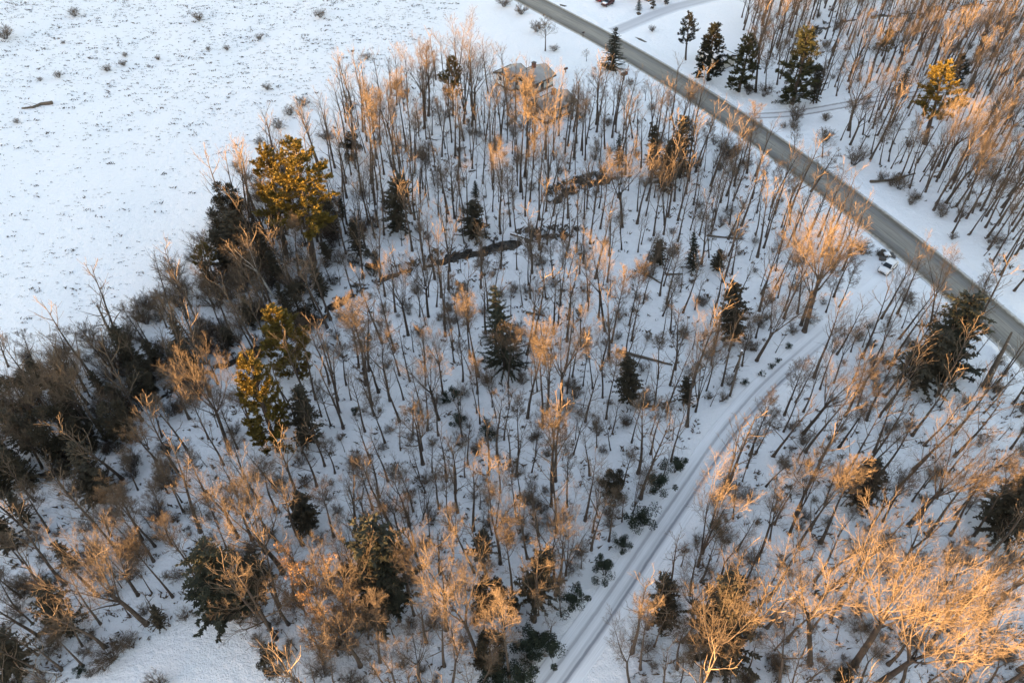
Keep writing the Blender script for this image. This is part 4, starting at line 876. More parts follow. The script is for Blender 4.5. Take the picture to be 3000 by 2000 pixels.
# thin saplings and the far stems beyond the first three hundred: one mass
def lod(kind_seed, style, H, dens, maxlev):
    T, W, top, rad = bare(kind_seed, style, H=H, maxlev=maxlev, dens=dens)
    n = len(T.V); V = np.array(T.V + W.V); Q = np.array(T.Q + [tuple(i + n for i in q) for q in W.Q])
    return V, Q, top, len(T.Q)
def mass(name, protos, spots, mats, label, cat):
    Vs, Qs, Mi, off = [], [], [], 0
    for (x, y, h) in spots:
        V, Q, top, nq = protos[frg.randrange(len(protos))]; a = frg.uniform(0, 6.28); s = h / top
        c, q = math.cos(a), math.sin(a)
        lx, ly = frg.uniform(-.06, .06), frg.uniform(-.06, .06)
        P = np.stack([V[:, 0] * c - V[:, 1] * q + V[:, 2] * lx, V[:, 0] * q + V[:, 1] * c + V[:, 2] * ly, V[:, 2]], 1) * s
        P += np.array([x, y, 0]); P[:, 2] += ZG[(x, y)]; Vs.append(P); Qs.append(Q + off); off += len(V); Mi.append(np.repeat([0, 1], [nq, len(Q) - nq]))
    me = mesh_np(name, np.vstack(Vs), [np.vstack(Qs)], mats); me.polygons.foreach_set('material_index', np.concatenate(Mi).astype(np.int32)); o = link(name, me)
    return tag(o, label, cat, kind="stuff")
far_p = [lod(900 + i, ('slim', 'slim', 'fork', 'vase')[i], 17, .80, 2) for i in range(4)]
def lodbush(seed):
    T, W, top, rad = bush(seed, 2.6); n = len(T.V)
    return np.array(T.V + W.V), np.array(T.Q + [tuple(i + n for i in q) for q in W.Q]), top, len(T.Q)
bush_p = [lodbush(990 + i) for i in range(3)]
sap_p = [lod(950 + i, 'sapling', 8, .62, 2) for i in range(3)] + [lod(960 + i, 'slim', 16, .42, 2) for i in range(3)]
far_s, sap_s = [], []
for _ in range(16000):
    px, py = frg.uniform(-100, 3100), frg.uniform(-60, 2150) if frg.random() < .6 else frg.uniform(-60, 700); x, y = gp(px, py)
    if not inside(x, y, FOREST) or not clear_of_lines(x, y): continue
    if inside(x, y, FOREST[2:]) and len(far_s) < 480 and free(x, y, 2.6): far_s.append((x, y, frg.uniform(10, 16.5))); SPOTS.append((x, y))
    elif len(sap_s) < 1250 and free(x, y, 1.7 if not inside(x, y, THICK) else 1.2): sap_s.append((x, y, frg.uniform(4, 9) if frg.random() < .35 else frg.uniform(9, 17.5))); SPOTS.append((x, y))
brush_s, low_s = [], []
VERGE = [gl([(2230, 350), (2380, 420), (2500, 500), (2720, 660), (2900, 820), (3000, 900), (3000, 760), (2780, 600), (2560, 450), (2420, 350)]), gl([(2130, 240), (2000, 170), (2080, 150), (2220, 220)])]
BELT = [gl(p) for p in ([(540, 830), (600, 640), (760, 470), (960, 540), (1120, 660), (1260, 740), (1060, 860), (900, 990), (760, 1080), (560, 1200), (330, 1330), (60, 1480), (-60, 1500), (-60, 1120), (300, 960)],
    [(1900, 420), (2060, 340), (2200, 470), (2120, 600), (1980, 600)], [(-40, 1500), (330, 1330), (520, 1420), (420, 1700), (200, 1800), (-40, 1700)], [(860, 1780), (1000, 1640), (1080, 1800), (1060, 2000), (900, 2000)],
    [(2150, 240), (2300, 290), (2560, 250), (2560, 280), (2300, 318), (2160, 300)])]
for _ in range(24000):
    px, py = frg.uniform(-60, 3060), frg.uniform(0, 2060); x, y = gp(px, py)
    if not clear_of_lines(x, y): continue
    if inside(x, y, BELT) and len(brush_s) < 170 and free(x, y, .9): brush_s.append((x, y, frg.uniform(1.2, 3.8)))
    elif inside(x, y, FOREST + VERGE) and len(low_s) < 600 and free(x, y, 1.0): low_s.append((x, y, frg.uniform(.8, 2.6)))
ZG = {}
for lst in (far_s, sap_s, brush_s, low_s):
    zz = G(np.array([p[0] for p in lst]), np.array([p[1] for p in lst]))
    for p, z in zip(lst, zz): ZG[(p[0], p[1])] = z
mass('far_woods', far_p, far_s, [M_bark, M_twig], 'dense bare far woods across the road, too many stems to count', 'woods')
mass('sapling_thicket', sap_p, sap_s, [M_bark, M_twig], 'thin bare saplings scattered all through the wood', 'saplings')

mass('brush_thicket', bush_p, brush_s, [M_bark, M_brush], 'dark tangled brush massed along the field edge and the brook', 'thicket')
mass('undergrowth', bush_p, low_s, [M_bark, M_twig], 'small bare twigs growing low all through the wood', 'undergrowth')
# ------------------------------------------------------------------ logs, stumps, poles
def log(name, c, pts, r, label, mats=None, snow=False, cat='log', branches=3, z=None):
    P = [cp(c, *p) for p in pts]; w = [gp(*p) for p in P]; rg = random.Random(int(pts[0][0]))
    mid = []
    for i in range(len(w) - 1):
        for k in range(4): mid.append(tuple(w[i][j] + (w[i + 1][j] - w[i][j]) * k / 4 for j in (0, 1)))
    mid.append(w[-1]); zz = G(np.array([m[0] for m in mid]), np.array([m[1] for m in mid]))
    zl = np.linspace(zz[0], zz[-1], len(zz)); zz = np.maximum(zz, zl) if z is None else zl + z
    n = len(mid); rad = [max(.05, r * (1 - .62 * i / n)) for i in range(n)]
    pts3 = [(m[0] + rg.uniform(-.07, .07), m[1] + rg.uniform(-.07, .07), float(q) + rr * .75) for m, q, rr in zip(mid, zz, rad)]
    o = MB(); o.tube(pts3, rad, 9, True); root = link(name, o.mesh("log", mats or M_dead, True))
    b = MB()
    for i in range(branches):
        q, d = at(pts3, rg.uniform(.35, .98)); bp, _ = path(rg, q, deflect(d, R(rg.uniform(30, 60)), rg.uniform(0, 6.28)), rg.uniform(1.2, 2.6), 4, .02, .15)
        bp = [(p[0], p[1], max(p[2], float(zz.mean()) + .05)) for p in bp]; b.tube(bp, [.06, .05, .035, .025, .015], 5)
    if branches: b.build("branch_stub", M_dead, root)
    if snow:
        s = MB(); s.tube([(p[0], p[1], p[2] + rr * .55) for p, rr in zip(pts3, rad)], [rr * .8 for rr in rad], 7, True); s.build("snow_cap", M_snowcap, root, True)
    return tag(root, label, cat, 'fallen logs in the snow')
log('fallen_log', 'E', [(1893, 845), (2080, 895), (2280, 942)], .30, 'long dark fallen log lying across the snow in the middle wood')
log('fallen_log', 'E', [(1165, 45), (1290, 85), (1400, 118)], .26, 'snow dusted log lying over the dark brook', snow=True, branches=1)
log('fallen_log', 'E', [(2075, 318), (2205, 388)], .22, 'short dark log uphill of the long fallen log')
log('fallen_log', 'E', [(2078, 1238), (2165, 1236)], .22, 'stubby dark log under the thin grey evergreen', branches=0)
log('fallen_log', 'E', [(1272, 580), (1340, 592), (1405, 602)], .24, 'dark log right of the large lone spruce', branches=2)
log('fallen_log', 'E', [(2236, 330), (2352, 318)], .22, 'level dark log at the right of the upper wood', branches=1)
log('fallen_log', 'D', [(870, 868), (980, 908), (1110, 945)], .42, 'thick snow covered log at the left field edge', snow=True, branches=2)
log('fallen_log', 'A', [(365, 718), (290, 722), (225, 740), (150, 742)], .42, 'dark fallen branch lying alone on the open field', branches=4)
log('fallen_log', 'H', [(310, 1082), (388, 1168)], .16, 'pale thin log below the large black-green hemlock', snow=True, branches=1)
log('fallen_log', 'B', [(880, 1172), (925, 1165)], .2, 'short log under the tall trees near the field', branches=0)
log('fallen_log', 'B', [(590, 945), (660, 962)], .13, 'thin bent branch on the snow near the field edge', branches=1)
log('fallen_log', 'C', [(1290, 1255), (1450, 1240), (1600, 1195)], .3, 'dark log at the wood edge on the far side of the road', branches=3)
log('fallen_log', 'F', [(165, 70), (410, 88)], .2, 'thin log between trunks in the upper right of the wood', branches=2)
log('fallen_log', 'F', [(470, 842), (508, 848)], .26, 'stubby log beside the big trunk near the track', branches=0)
log('fallen_log', 'G', [(40, 1430), (250, 1490), (420, 1500)], .2, 'pale snow dusted branches on the ground at the bottom left', snow=True, branches=5)
def pole(name, c, bx, by, tx, ty, r, label, cat='pole', arm=False, mt=None):
    b = cp(c, bx, by); H, lean = solve(b, cp(c, tx, ty), .3); x, y = gp(*b); z = g1(x, y)
    o = MB(); o.tube([(0, 0, -.3), (lean[0] * .5, lean[1] * .5, H * .5), (lean[0], lean[1], H)], [r, r * .9, r * .78], 10, True)
    e = link(name, o.mesh("pole", mt or M_dead, True)); e.location = (x, y, z); tag(e, label, cat)
    k = MB(); k.tube([(lean[0], lean[1], H - .02), (lean[0], lean[1], H + .04)], [r * .95, r * .8], 10, True); k.build("cap", M_snowcap, e)
    return e
pole('wooden_pole', 'F', 325, 1160, 408, 848, .17, 'bare straight wooden pole standing beside the snowy track')
pole('wooden_pole', 'C', 2175, 1552, 2240, 1440, .14, 'short leaning dark pole near the right picture edge beyond the road')
pole('marker_post', 'B', 1966, 515, 1982, 430, .06, 'thin pale post by the road below the dark spruce')
pole('marker_post', 'B', 2282, 600, 2284, 500, .07, 'slim post standing right at the road edge')
# a broken dead tree with white split limbs, by the road
def snag(c, bx, by, tx, ty, label, mlimb, r=.3, tilt=.3, nl=7, droop=0.0):
    b = cp(c, bx, by); H, lean = solve(b, cp(c, tx, ty), tilt); x, y = gp(*b); rg = random.Random(int(bx))
    root = empty('dead_tree', (x, y, g1(x, y))); o = MB()
    P = [(lean[0] * i / 7 + rg.uniform(-.1, .1), lean[1] * i / 7 + rg.uniform(-.1, .1), -.3 + (H + .3) * i / 7) for i in range(8)]
    o.tube(P, [r * (1.25 - .95 * i / 7) for i in range(8)], 9, True); o.build("trunk", M_dead, root, True)
    l = MB(); az = rg.uniform(0, 6)
    for i in range(nl):
        q, d = at(P, .32 + .66 * i / nl); az += 2.2; pts, _ = path(rg, q, (math.cos(az), math.sin(az), .45 - droop), rg.uniform(1.6, 3.8), 5, .06, .28)
        l.tube(pts, [.09, .075, .06, .045, .03, .015], 5)
        for k in range(3):
            q2, d2 = at(pts, rg.uniform(.4, .95)); p3, _ = path(rg, q2, deflect(d2, .7, rg.uniform(0, 6.28)), rg.uniform(.6, 1.4), 3, .05, .2); l.tube(p3, [.04, .03, .02, .01], 4)
    l.build("limbs", mlimb, root, True); SPOTS.append((x, y))
    return tag(root, label, 'tree')
snag('F', 2080, 1095, 2270, 720, 'thick broken tree with pale snowy limbs at the road', M_birch, .42, .35, 4)
snag('D', 880, 930, 660, 530, 'dead conifer with bare curved limbs standing over the field edge', M_dead, .3, .3, 14, .35)
snag('G', 1080, 1190, 1050, 1030, 'small crooked dead stump at the foot of the big leaning tree', M_dead, .16, .3, 5)

# ------------------------------------------------------------------ cars
M_white = mat("white_paint", (0.72, 0.73, 0.74), 0.35, spec=0.5); M_maroon = mat("maroon_paint", (0.07, 0.018, 0.022), 0.35, spec=0.5); M_red = mat("red_paint", (0.32, 0.02, 0.03), 0.35, spec=0.5)
M_glass = mat("car_glass", (0.012, 0.016, 0.02), 0.12, spec=0.5); M_plastic = mat("dark_plastic", (0.03, 0.03, 0.032), 0.6); M_tyre = mat("tyre_rubber", (0.02, 0.02, 0.02), 0.9); M_rim = mat("wheel_rim", (0.35, 0.35, 0.36), 0.4)
M_lamp = mat("lamp_glass", (0.55, 0.55, 0.55), 0.15, spec=0.6); M_tail = mat("tail_lamp", (0.25, 0.01, 0.01), 0.3)
def sect(st):                                  # loft of rounded cross sections: (x, half width, z low, z high, half width at top)
    o = MB(); n = 10
    for (x, w, z0, z1, wt) in st:
        zs = (z0, z0 + .12, z0 + (z1 - z0) * .55, z1 - .05, z1)
        ws = (w * .93, w, w, (w + wt) / 2 * .99, wt * .94)
        o.V += [(x, a, z) for a, z in zip(ws, zs)] + [(x, -a, z) for a, z in zip(ws[::-1], zs[::-1])]
    for i in range(len(st) - 1):
        for k in range(n): o.Q.append((i * n + k, i * n + (k + 1) % n, (i + 1) * n + (k + 1) % n, (i + 1) * n + k))
    o.V.append((st[0][0], 0, (st[0][2] + st[0][3]) / 2)); a = len(o.V) - 1; o.V.append((st[-1][0], 0, (st[-1][2] + st[-1][3]) / 2)); b = a + 1
    m = (len(st) - 1) * n
    for k in range(n): o.T.append((a, (k + 1) % n, k)); o.T.append((b, m + k, m + (k + 1) % n))
    return o
def car(name, loc, rz, paint, label, snowtop=False, group=None):
    root = empty(name, loc, rz)
    sect([(2.22, .62, .42, .70, .58), (2.12, .82, .34, .84, .74), (1.7, .90, .30, .93, .82), (.95, .92, .30, 1.00, .86), (-.6, .92, .30, 1.02, .86), (-1.75, .91, .32, 1.03, .85), (-2.12, .84, .38, .98, .78), (-2.2, .70, .5, .9, .66)]).build("body", paint, root, True)
    sect([(.98, .84, .98, 1.03, .80), (.28, .83, .96, 1.44, .64), (-.3, .83, .96, 1.50, .66), (-1.2, .83, .96, 1.47, .64), (-1.85, .82, .98, 1.22, .66), (-2.06, .80, .96, 1.0, .74)]).build("cabin", paint, root, True)
    wn = MB(); wn.quad((.99, .72, 1.055), (.99, -.72, 1.055), (.32, -.585, 1.445), (.32, .585, 1.445)); wn.build("windscreen", M_glass, root)
    rw = MB(); rw.quad((-2.0, -.64, 1.09), (-2.0, .64, 1.09), (-1.36, .58, 1.455), (-1.36, -.58, 1.455)); rw.build("rear_window", M_glass, root)
    for s in (1, -1):
        g = MB(); g.quad((.72, .862 * s, 1.06), (.22, .765 * s, 1.39), (-.36, .775 * s, 1.42), (-.36, .872 * s, 1.06)); g.quad((-.42, .872 * s, 1.06), (-.42, .775 * s, 1.42), (-1.2, .765 * s, 1.39), (-1.6, .852 * s, 1.08)); g.build("side_window", M_glass, root)
        h = MB(); h.box((2.08, .60 * s, .74), (.07, .17, .075)); h.build("headlight", M_lamp, root)
        h = MB(); h.box((-2.12, .62 * s, .84), (.05, .16, .08)); h.build("tail_light", M_tail, root)
        h = MB(); h.box((.62, .99 * s, 1.06), (.07, .10, .07)); h.build("mirror", M_plastic, root)
        h = MB(); h.box((-.05, .925 * s, .36), (.85, .02, .09)); h.build("sill", M_plastic, root)
        for x in (1.38, -1.36):
            t = MB(); t.tube([(x, (.70) * s, .32), (x, .935 * s, .32)], [.33, .33], 20, True); w = t.build("wheel", M_tyre, root)
            t = MB(); t.tube([(x, .925 * s, .32), (x, .95 * s, .32)], [.21, .19], 14, True); t.build("rim", M_rim, w)
            t = MB(); t.tube([(x - .44, .90 * s, .36), (x - .30, .93 * s, .66), (x, .94 * s, .76), (x + .30, .93 * s, .66), (x + .44, .90 * s, .36)], [.045] * 5, 6, True); t.build("wheel_arch", M_plastic, root)
    f = MB(); f.box((2.2, 0, .45), (.06, .72, .10)); f.box((2.2, 0, .66), (.035, .40, .06)); f.build("front_bumper", M_plastic, root)
    f = MB(); f.box((-2.2, 0, .48), (.06, .74, .10)); f.build("rear_bumper", M_plastic, root)
    if snowtop:
        f = sect([(1.95, .66, .87, .93, .55), (1.4, .74, .93, 1.02, .66), (1.02, .72, .96, 1.06, .66)]); f.build("bonnet_snow", M_snowcap, root, True)
        f = sect([(.15, .56, 1.42, 1.52, .48), (-.5, .58, 1.45, 1.58, .5), (-1.25, .55, 1.42, 1.53, .46)]); f.build("roof_snow", M_snowcap, root, True)
    return tag(root, label, 'car', group)
def car_px(front, rear, *a, **k):
    f, r = gp(*front), gp(*rear); c = ((f[0] + r[0]) / 2, (f[1] + r[1]) / 2)
    return car(a[0], (c[0], c[1], g1(*c) + .0), math.atan2(f[1] - r[1], f[0] - r[0]), *a[1:], **k)
car_px((2580, 806), (2616, 772), 'parked_car', M_white, 'small white car parked in the snow beside the road', snowtop=False)
car_px((1766, 22), (1794, 9), 'parked_car', M_maroon, 'dark maroon car with a snow covered bonnet parked across the road', True)
car_px((1750, 8), (1774, -6), 'parked_car', M_red, 'bright red car behind the maroon one at the top edge', True)

# ------------------------------------------------------------------ houses
M_siding = mat("cream_siding", (0.55, 0.53, 0.47), 0.8, var=.12, vscale=1.5); M_wht = mat("white_siding", (0.66, 0.67, 0.68), 0.8, var=.1, vscale=1.5); M_tan = mat("tan_siding", (0.48, 0.27, 0.16), 0.85, var=.15, vscale=2)
M_shing = mat("grey_shingles", (0.24, 0.225, 0.21), 0.9, col2=(0.36, 0.35, 0.35), vscale=.5, bump=.3, bscale=6); M_eave = mat("dark_eaves", (0.055, 0.05, 0.045), 0.8); M_win = mat("window_glass", (0.02, 0.024, 0.03), 0.15, spec=.5); M_found = mat("foundation", (0.10, 0.095, 0.09), 0.9)
M_brick = mat("chimney_brick", (0.20, 0.10, 0.075), 0.9, var=.3, vscale=4)
def house(name, corner, along, L, Wd, Hw, pitch, wall, roof, label, wins, door=None, chimney=True, over=.45):
    """corner: nearest ground corner; along: pixel the long wall points to; body runs L along it and Wd to its left"""
    a, b = gp(*corner), gp(*along); rz = math.atan2(b[1] - a[1], b[0] - a[0])
    root = empty(name, (a[0], a[1], 0.0), rz)
    rise = Wd / 2 * math.tan(R(pitch)); o = MB()
    o.V += [(0, 0, .35), (L, 0, .35), (L, Wd, .35), (0, Wd, .35), (0, 0, Hw), (L, 0, Hw), (L, Wd, Hw), (0, Wd, Hw), (0, Wd / 2, Hw + rise), (L, Wd / 2, Hw + rise)]
    o.Q += [(0, 1, 5, 4), (2, 3, 7, 6)]; o.T += [(4, 7, 8), (5, 9, 6)]; o.Q += [(0, 4, 7, 3), (1, 2, 6, 5)]
    o.build("wall", wall, root)
    f = MB(); f.box((L / 2, Wd / 2, .05), (L / 2 + .03, Wd / 2 + .03, .32)); f.build("foundation", M_found, root)
    th = .16; sl = math.tan(R(pitch)); r = MB()
    for sgn in (0, 1):
        y0 = -over if sgn == 0 else Wd + over; z0 = Hw - over * sl + .03; ym = Wd / 2; zm = Hw + rise + .03
        p = [(-over, y0, z0), (L + over, y0, z0), (L + over, ym, zm), (-over, ym, zm)]
        i = len(r.V); r.V += p + [(x, y, z + th) for x, y, z in p]
        r.Q += [(i + 4, i + 5, i + 6, i + 7), (i, i + 3, i + 2, i + 1), (i, i + 1, i + 5, i + 4), (i + 1, i + 2, i + 6, i + 5), (i + 3, i, i + 4, i + 7)]
    rf = r.build("roof", roof, root)
    e = MB()
    for y0 in (-over - .09, Wd + over + .09): e.box((L / 2, y0, Hw - over * sl + .10), (L / 2 + over, .085, .14))
    e.build("gutter", M_eave, root)
    for x in (-over - .07, L + over + .07):
        e = MB()
        for y0, y1 in ((-over, Wd / 2), (Wd + over, Wd / 2)):
            z0, z1 = Hw - over * sl, Hw + rise; e.V += [(x - .06, y0, z0 - .12), (x - .06, y1, z1 - .12), (x - .06, y1, z1 + .22), (x - .06, y0, z0 + .22), (x + .06, y0, z0 - .12), (x + .06, y1, z1 - .12), (x + .06, y1, z1 + .22), (x + .06, y0, z0 + .22)]
            i = len(e.V) - 8; e.Q += [tuple(i + j for j in q) for q in ((0, 1, 2, 3), (7, 6, 5, 4), (0, 4, 5, 1), (3, 2, 6, 7), (0, 3, 7, 4), (1, 5, 6, 2))]
        e.build("bargeboard", M_eave, root)
    for (side, u, z, w, h) in wins:
        fr, gl_ = MB(), MB()
        if side == 'front': ax = ((1, 0, 0), (0, 1, 0), (0, 0, 1)); c = (u, -.03, z)
        else: ax = ((0, 1, 0), (1, 0, 0), (0, 0, 1)); c = (-.03, u, z)
        fr.box(c, (w / 2 + .09, .035, h / 2 + .09), ax); ww = fr.build("window", M_wht, root)
        c2 = (c[0] - (.02 if side != 'front' else 0), c[1] - (.02 if side == 'front' else 0), c[2]); gl_.box(c2, (w / 2, .03, h / 2), ax); gl_.build("pane", M_win, ww)
    if door:
        d = MB(); d.box((door, -.03, 1.4), (.48, .04, 1.03)); dd = d.build("door", M_eave, root); h = MB(); h.box((door + .36, -.09, 1.4), (.03, .03, .05)); h.build("handle", M_rim, dd)
    if chimney:
        c = MB(); c.box((L * .62, Wd / 2 + .5, Hw + rise + .3), (.38, .38, 1.0)); cc = c.build("chimney", M_brick, rf); k = MB(); k.box((L * .62, Wd / 2 + .5, Hw + rise + 1.34), (.46, .46, .05)); k.build("cap", M_found, cc)
    return tag(root, label, 'house', 'houses near the road')
house('small_house', (1553, 282), (1608, 256), 7.6, 6.2, 2.6, 24, M_siding, M_shing, 'grey roofed house behind sunlit crowns, nearer the open snow', [('front', 2.2, 1.8, 1.0, 1.1), ('front', 5.8, 1.7, 1.0, 1.1), ('side', 1.8, 1.7, .9, 1.1), ('side', 4.4, 1.7, .9, 1.1)], 4.0)
house('white_house', (1498, 268), (1545, 246), 5.2, 5.2, 2.8, 22, M_wht, M_shing, 'white walled house with a grey roof left of the grey roofed one', [('side', 1.4, 1.9, .8, 1.0), ('side', 3.7, 1.9, .8, 1.0), ('front', 2.0, 2.0, .9, 1.0)], chimney=False)
house('small_house', (1600, 362), (1668, 330), 8.5, 5.6, 2.5, 22, M_wht, M_shing, 'white house with a grey roof hidden among the trees, lower of the group', [('side', 3.2, 1.8, .8, 1.1), ('front', 2.0, 1.7, .9, 1.0), ('front', 6.6, 1.7, .9, 1.0)], 4.3)
house('small_house', (2046, 182), (2080, 197), 7.0, 5.0, 2.6, 20, M_siding, M_snowcap, 'little cream building half hidden behind the roadside pines', [('side', 1.5, 1.7, .9, .8), ('side', 3.6, 1.7, .9, .8), ('front', 1.6, 1.7, .9, .8)], chimney=False)
house('brick_house', (1900, 7), (1936, -3), 10.0, 7.5, 3.2, 24, M_tan, M_snowcap, 'tan walled house cut off by the top picture edge', [('front', 2.5, 1.9, 1.0, 1.1), ('front', 7.5, 1.9, 1.0, 1.1)], 5.0)

# ------------------------------------------------------------------ small things by the road
def mailbox(c, bx, by, label, h=1.05, s=1.0):
    x, y = gp(*cp(c, bx, by)); root = empty('mailbox', (x, y, g1(x, y)), .6)
    p = MB(); p.box((0, 0, h / 2 - .1), (.05 * s, .05 * s, h / 2 + .1)); p.build("post", M_dead, root)
    b = MB(); ring = [(0.13, 0), (.13, .14), (.09, .22), (0, .25), (-.09, .22), (-.13, .14), (-.13, 0)]; n = len(ring)
    b.V += [(-.26 * s, a * s, h + z * s) for a, z in ring] + [(.26 * s, a * s, h + z * s) for a, z in ring]
    for k in range(n): b.Q.append((k, (k + 1) % n, n + (k + 1) % n, n + k))
    for o in (0, n):
        for k in range(1, n - 1): b.T.append((o, o + k, o + k + 1))
    b.build("box", M_plastic, root); f = MB(); f.box((.1 * s, -.16 * s, h + .2 * s), (.05 * s, .012, .09 * s)); f.build("flag", M_tail, root)
    return tag(root, label, 'mailbox', 'mailboxes by the road')
mailbox('B', 1664, 258, 'small dark mailbox on its post at the road edge', 1.1, 1.3)
mailbox('B', 1945, 552, 'big black box on a short post near the thin pale post', 1.3, 3.0)
mailbox('B', 1545, 497, 'dark little box standing alone in the yard snow', .8, 1.8)
def patch(name, c, pts, label, m, z=.03, dome=.12):
    """low mound of bare ground or dead grass with an uneven outline"""
    w = [gp(*cp(c, *p)) for p in pts]; cx = sum(p[0] for p in w) / len(w); cy = sum(p[1] for p in w) / len(w); o = MB(); N = 40; rg = random.Random(int(pts[0][0]))
    per = resample(np.array(w + [w[0]]), N + 1)[:-1]
    for i, f in enumerate((1.0, .8, .5, .2)):
        for k in range(N):
            j = 1 + (rg.uniform(-.09, .09) if i < 2 else 0); X = cx + (per[k, 0] - cx) * f * j; Y = cy + (per[k, 1] - cy) * f * j
            o.V.append((X, Y, g1(X, Y) + (-.06 if i == 0 else z + dome * (1 - f))))
    for i in range(3):
        for k in range(N): o.Q.append((i * N + k, i * N + (k + 1) % N, (i + 1) * N + (k + 1) % N, (i + 1) * N + k))
    o.V.append((cx, cy, g1(cx, cy) + z + dome)); q = len(o.V) - 1
    for k in range(N): o.T.append((3 * N + k, 3 * N + (k + 1) % N, q))
    return tag(o.build(name, m, None, True), label, 'ground', kind='structure')
patch('bare_ground', 'B', [(1775, 425), (1835, 435), (1915, 490), (1880, 497), (1830, 480), (1790, 452)], 'brown bare ground under the pointed spruce', M_earth)
patch('bare_ground', 'B', [(2028, 92), (2050, 84), (2070, 94), (2062, 107), (2040, 108)], 'ring of brown earth under the young spruce', M_earth)
patch('dry_verge', 'B', [(2015, 255), (2060, 268), (2115, 298), (2095, 298), (2050, 280)], 'strip of olive dry grass showing through the snow by the road', M_tuft, .02, .08)
patch('dry_verge', 'B', [(1500, 30), (1560, 48), (1540, 52), (1505, 42)], 'small brown grass patch by the road near the cars', M_tuft, .02, .06)
def pile():
    x, y = gp(2593, 752); rg = random.Random(3); o = MB()
    root = empty('rock_pile', (x, y, g1(x, y))); 
    for i in range(9):
        a = rg.uniform(0, 6.28); r = rg.uniform(0, 1.3); c = (math.cos(a) * r, math.sin(a) * r, .2); ax = [norm((rg.gauss(0, 1), rg.gauss(0, 1), rg.gauss(0, .4)))]; b = norm((-ax[0][1], ax[0][0], .1)); ax += [b, norm((ax[0][1] * b[2] - ax[0][2] * b[1], ax[0][2] * b[0] - ax[0][0] * b[2], ax[0][0] * b[1] - ax[0][1] * b[0]))]
        o.box(c, (rg.uniform(.3, .6), rg.uniform(.25, .5), rg.uniform(.2, .4)), ax, .7)
    o.build("rocks", M_found, root); s = MB(); s.box((.2, .1, .62), (.6, .5, .1), None, .6); s.build("snow_cap", M_snowcap, root)
    return tag(root, 'heap of dark stones with snow just behind the white car', 'rocks')
pile()

# ------------------------------------------------------------------ stubble on the field, brush and litter on the forest floor
def clumps(name, spots, m, label, cat, hmin, hmax, flat, n0=5):
    V, T = [], []; rg = random.Random(77)
    xs_, ys_ = np.array([s[0] for s in spots]), np.array([s[1] for s in spots]); zz = G(xs_, ys_)
    for (x, y, s), z in zip(spots, zz):
        for k in range(n0):
            a = rg.uniform(0, 6.28); h = rg.uniform(hmin, hmax) * s; ln = h * flat
            bx, by = x + rg.gauss(0, .16) * s * (2.2 if flat > 1 else 1), y + rg.gauss(0, .10) * s
            tx, ty = bx + math.cos(a) * ln, by + math.sin(a) * ln * .6; w = .035 * s + .015
            i = len(V); V += [(bx - w, by, z - .03), (bx + w, by, z - .03), (tx, ty, z + h), (bx, by + w, z + h * .45)]
            T += [(i, i + 1, i + 2), (i, i + 3, i + 2)]
    return tag(link(name, mesh_np(name, V, [np.array(T)], m)), label, cat, kind='stuff')
spots = []; FP = [gl([(p[0], max(p[1], -60)) for p in FIELD_PX])]
for _ in range(60000):
    px, py = frg.uniform(-60, 1420), frg.uniform(-30, 1050); d = (.10 + .9 * max(0, 1 - py / 520) ** 1.3) * (.45 + .55 * math.sin(px * .011 + py * .03) ** 2)
    if frg.random() > d * .6: continue
    x, y = gp(px, py)
    if not inside(x, y, FP) or in_poly(np.array([x]), np.array([y]), SMOOTH)[0]: continue
    spots.append((x, y, frg.choice([.3, .35, .45, .5, .6, .9]) if frg.random() < .95 else 1.7))
    if len(spots) > 8000: break
clumps('field_stubble', spots, M_tuft, 'dark dead grass stubble poking through the snow of the field', 'grass', .08, .30, 1.4, 6)
spots = []
for _ in range(30000):
    px, py = frg.uniform(-50, 3050), frg.uniform(0, 2040); x, y = gp(px, py)
    if not inside(x, y, FOREST) or not clear_of_lines(x, y): continue
    spots.append((x, y, frg.uniform(.6, 1.6)))
    if len(spots) > 3200: break
clumps('forest_brush', spots, M_twig, 'low dead stalks and twigs sticking out of the forest snow', 'brush', .15, .55, .9, 5)
# stones and dark tussocks along the brook
spots = []
for b, w in zip(brooks, BW):
    for i in range(0, len(b)):
        for _ in range(2):
            o = frg.choice([-1, 1]) * (w * .5 + frg.uniform(-.2, 1.3)); a = frg.uniform(0, 6.28)
            spots.append((b[i, 0] + math.cos(a) * abs(o), b[i, 1] + math.sin(a) * abs(o), frg.uniform(1.0, 2.6)))
clumps('brook_sedge', spots, M_tuft, 'dark sedge and roots lining the brook banks', 'sedge', .15, .5, .8, 6)

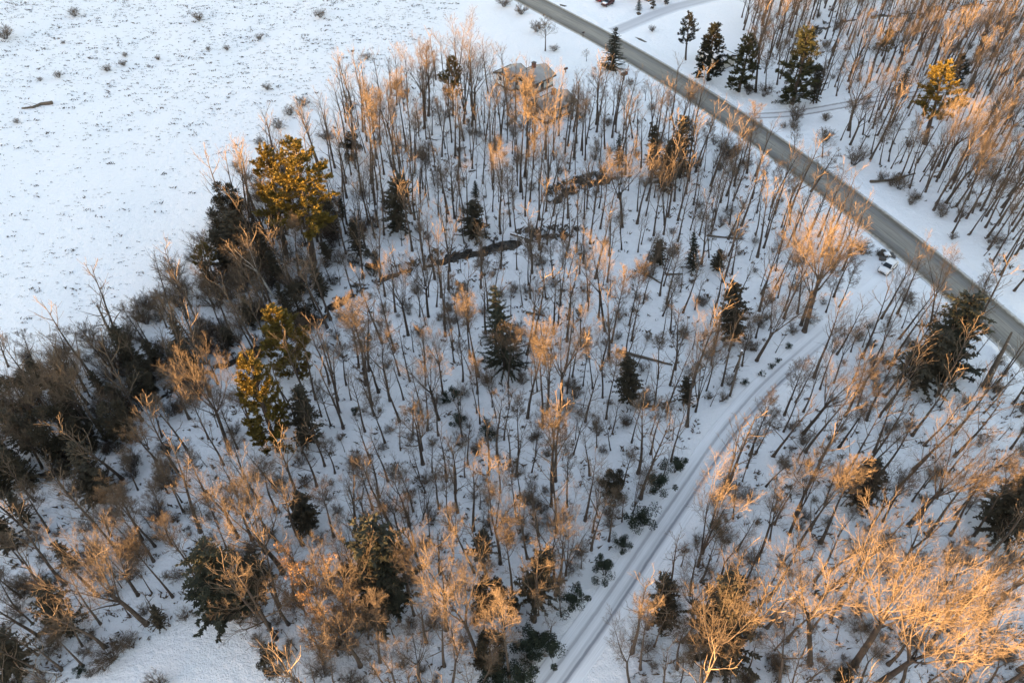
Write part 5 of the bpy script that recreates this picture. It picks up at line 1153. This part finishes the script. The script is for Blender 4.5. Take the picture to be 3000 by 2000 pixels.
# ------------------------------------------------------------------ labels: each bare tree and bush by its look and its place beside a landmark
LM = [("the white car", (2597, 790)), ("the wooden track pole", (2140, 1130)), ("the lone central spruce", (1478, 950)), ("the large near hemlock", (1120, 1700)), ("the massive round evergreen", (670, 1740)),
      ("the pointed roadside spruce", (1797, 130)), ("the brilliant yellow pine", (2760, 245)), ("the twin golden pines", (840, 540)), ("the plump golden pine", (795, 950)), ("the drooping golden pine", (710, 1100)),
      ("the egg shaped evergreen", (1795, 1415)), ("the long fallen log", (1888, 1047)), ("the log over the brook", (1548, 702)), ("the grey roofed house", (1570, 250)), ("the lower white house", (1620, 340)),
      ("the big crossed evergreen", (2140, 1820)), ("the evergreen in orange branches", (2535, 1400)), ("the huge dark roadside clump", (2780, 1030)), ("the golden crested pine", (2350, 190)), ("the dead field edge conifer", (340, 970)),
      ("the snowy clearing", (500, 1930)), ("the row of three shrubs", (2258, 1065)), ("the narrow golden pine", (1325, 250)), ("the crooked spreading evergreen", (1575, 1690)), ("the right edge evergreen", (2950, 1450)),
      ("the upper brook bend", (1690, 545)), ("the wrapped orange evergreen", (2148, 900)), ("the white birch", (740, 800)), ("the thin grey evergreen", (1846, 1100)), ("the rounded grey-green shrub", (1333, 1145)),
      ("the shaggy corner evergreen", (180, 1780)), ("the low spreading shrub", (1680, 1750)), ("the road bend posts", (1970, 230)), ("the twin trunks' dark shrub", (2104, 1520)), ("the red and maroon cars", (1775, 15))]
DIRS = ["right of", "upper right of", "above", "upper left of", "left of", "lower left of", "below", "lower right of"]
ORD = ["nearest", "second", "third", "fourth", "fifth", "sixth", "seventh", "eighth", "ninth", "tenth", "eleventh", "twelfth"]
cells = {}
for r in REG:
    mx, my = (r['b'][0] * .5 + r['t'][0] * .5, r['b'][1] * .5 + r['t'][1] * .5)
    ds = sorted((math.hypot(mx - p[0], my - p[1]), n, p) for n, p in LM)
    d, n, p = ds[0]; s = int(round(math.atan2(-(my - p[1]), mx - p[0]) / (math.pi / 4))) % 8
    cells.setdefault((n, s, r['name']), []).append((d, r))
for (n, s, nm), lst in cells.items():
    lst.sort(key=lambda q: q[0])
    for i, (d, r) in enumerate(lst):
        if nm == 'dark_evergreen': look = ('low' if r['H'] < 7 else 'mid-height') + (' rounded' if r['kind'] == 'juniper' else '') + ' dark evergreen'
        elif nm == 'bare_bush': look = ("low" if r['H'] < 2.5 else "tall") + " twiggy bare bush"
        else:
            sz = "short" if r['H'] < 10 else "tall" if r['H'] > 18 else "mid-height"
            ln = " leaning" if r['lean'] > .12 else ""
            fm = dict(slim="slender bare tree", vase="spreading bare tree", fork="forked bare tree", multi="many-stemmed bare tree", open="bushy crowned bare tree", dry="rusty leaved tree", sapling="slight bare tree")[r['kind']]
            look = sz + ln + " " + fm
        rank = ORD[i] if i < len(ORD) else str(i + 1) + "th"
        r['o']["label"] = f"{look}, {rank} {DIRS[s]} {n}" if i else f"{look} nearest {DIRS[s]} {n}"
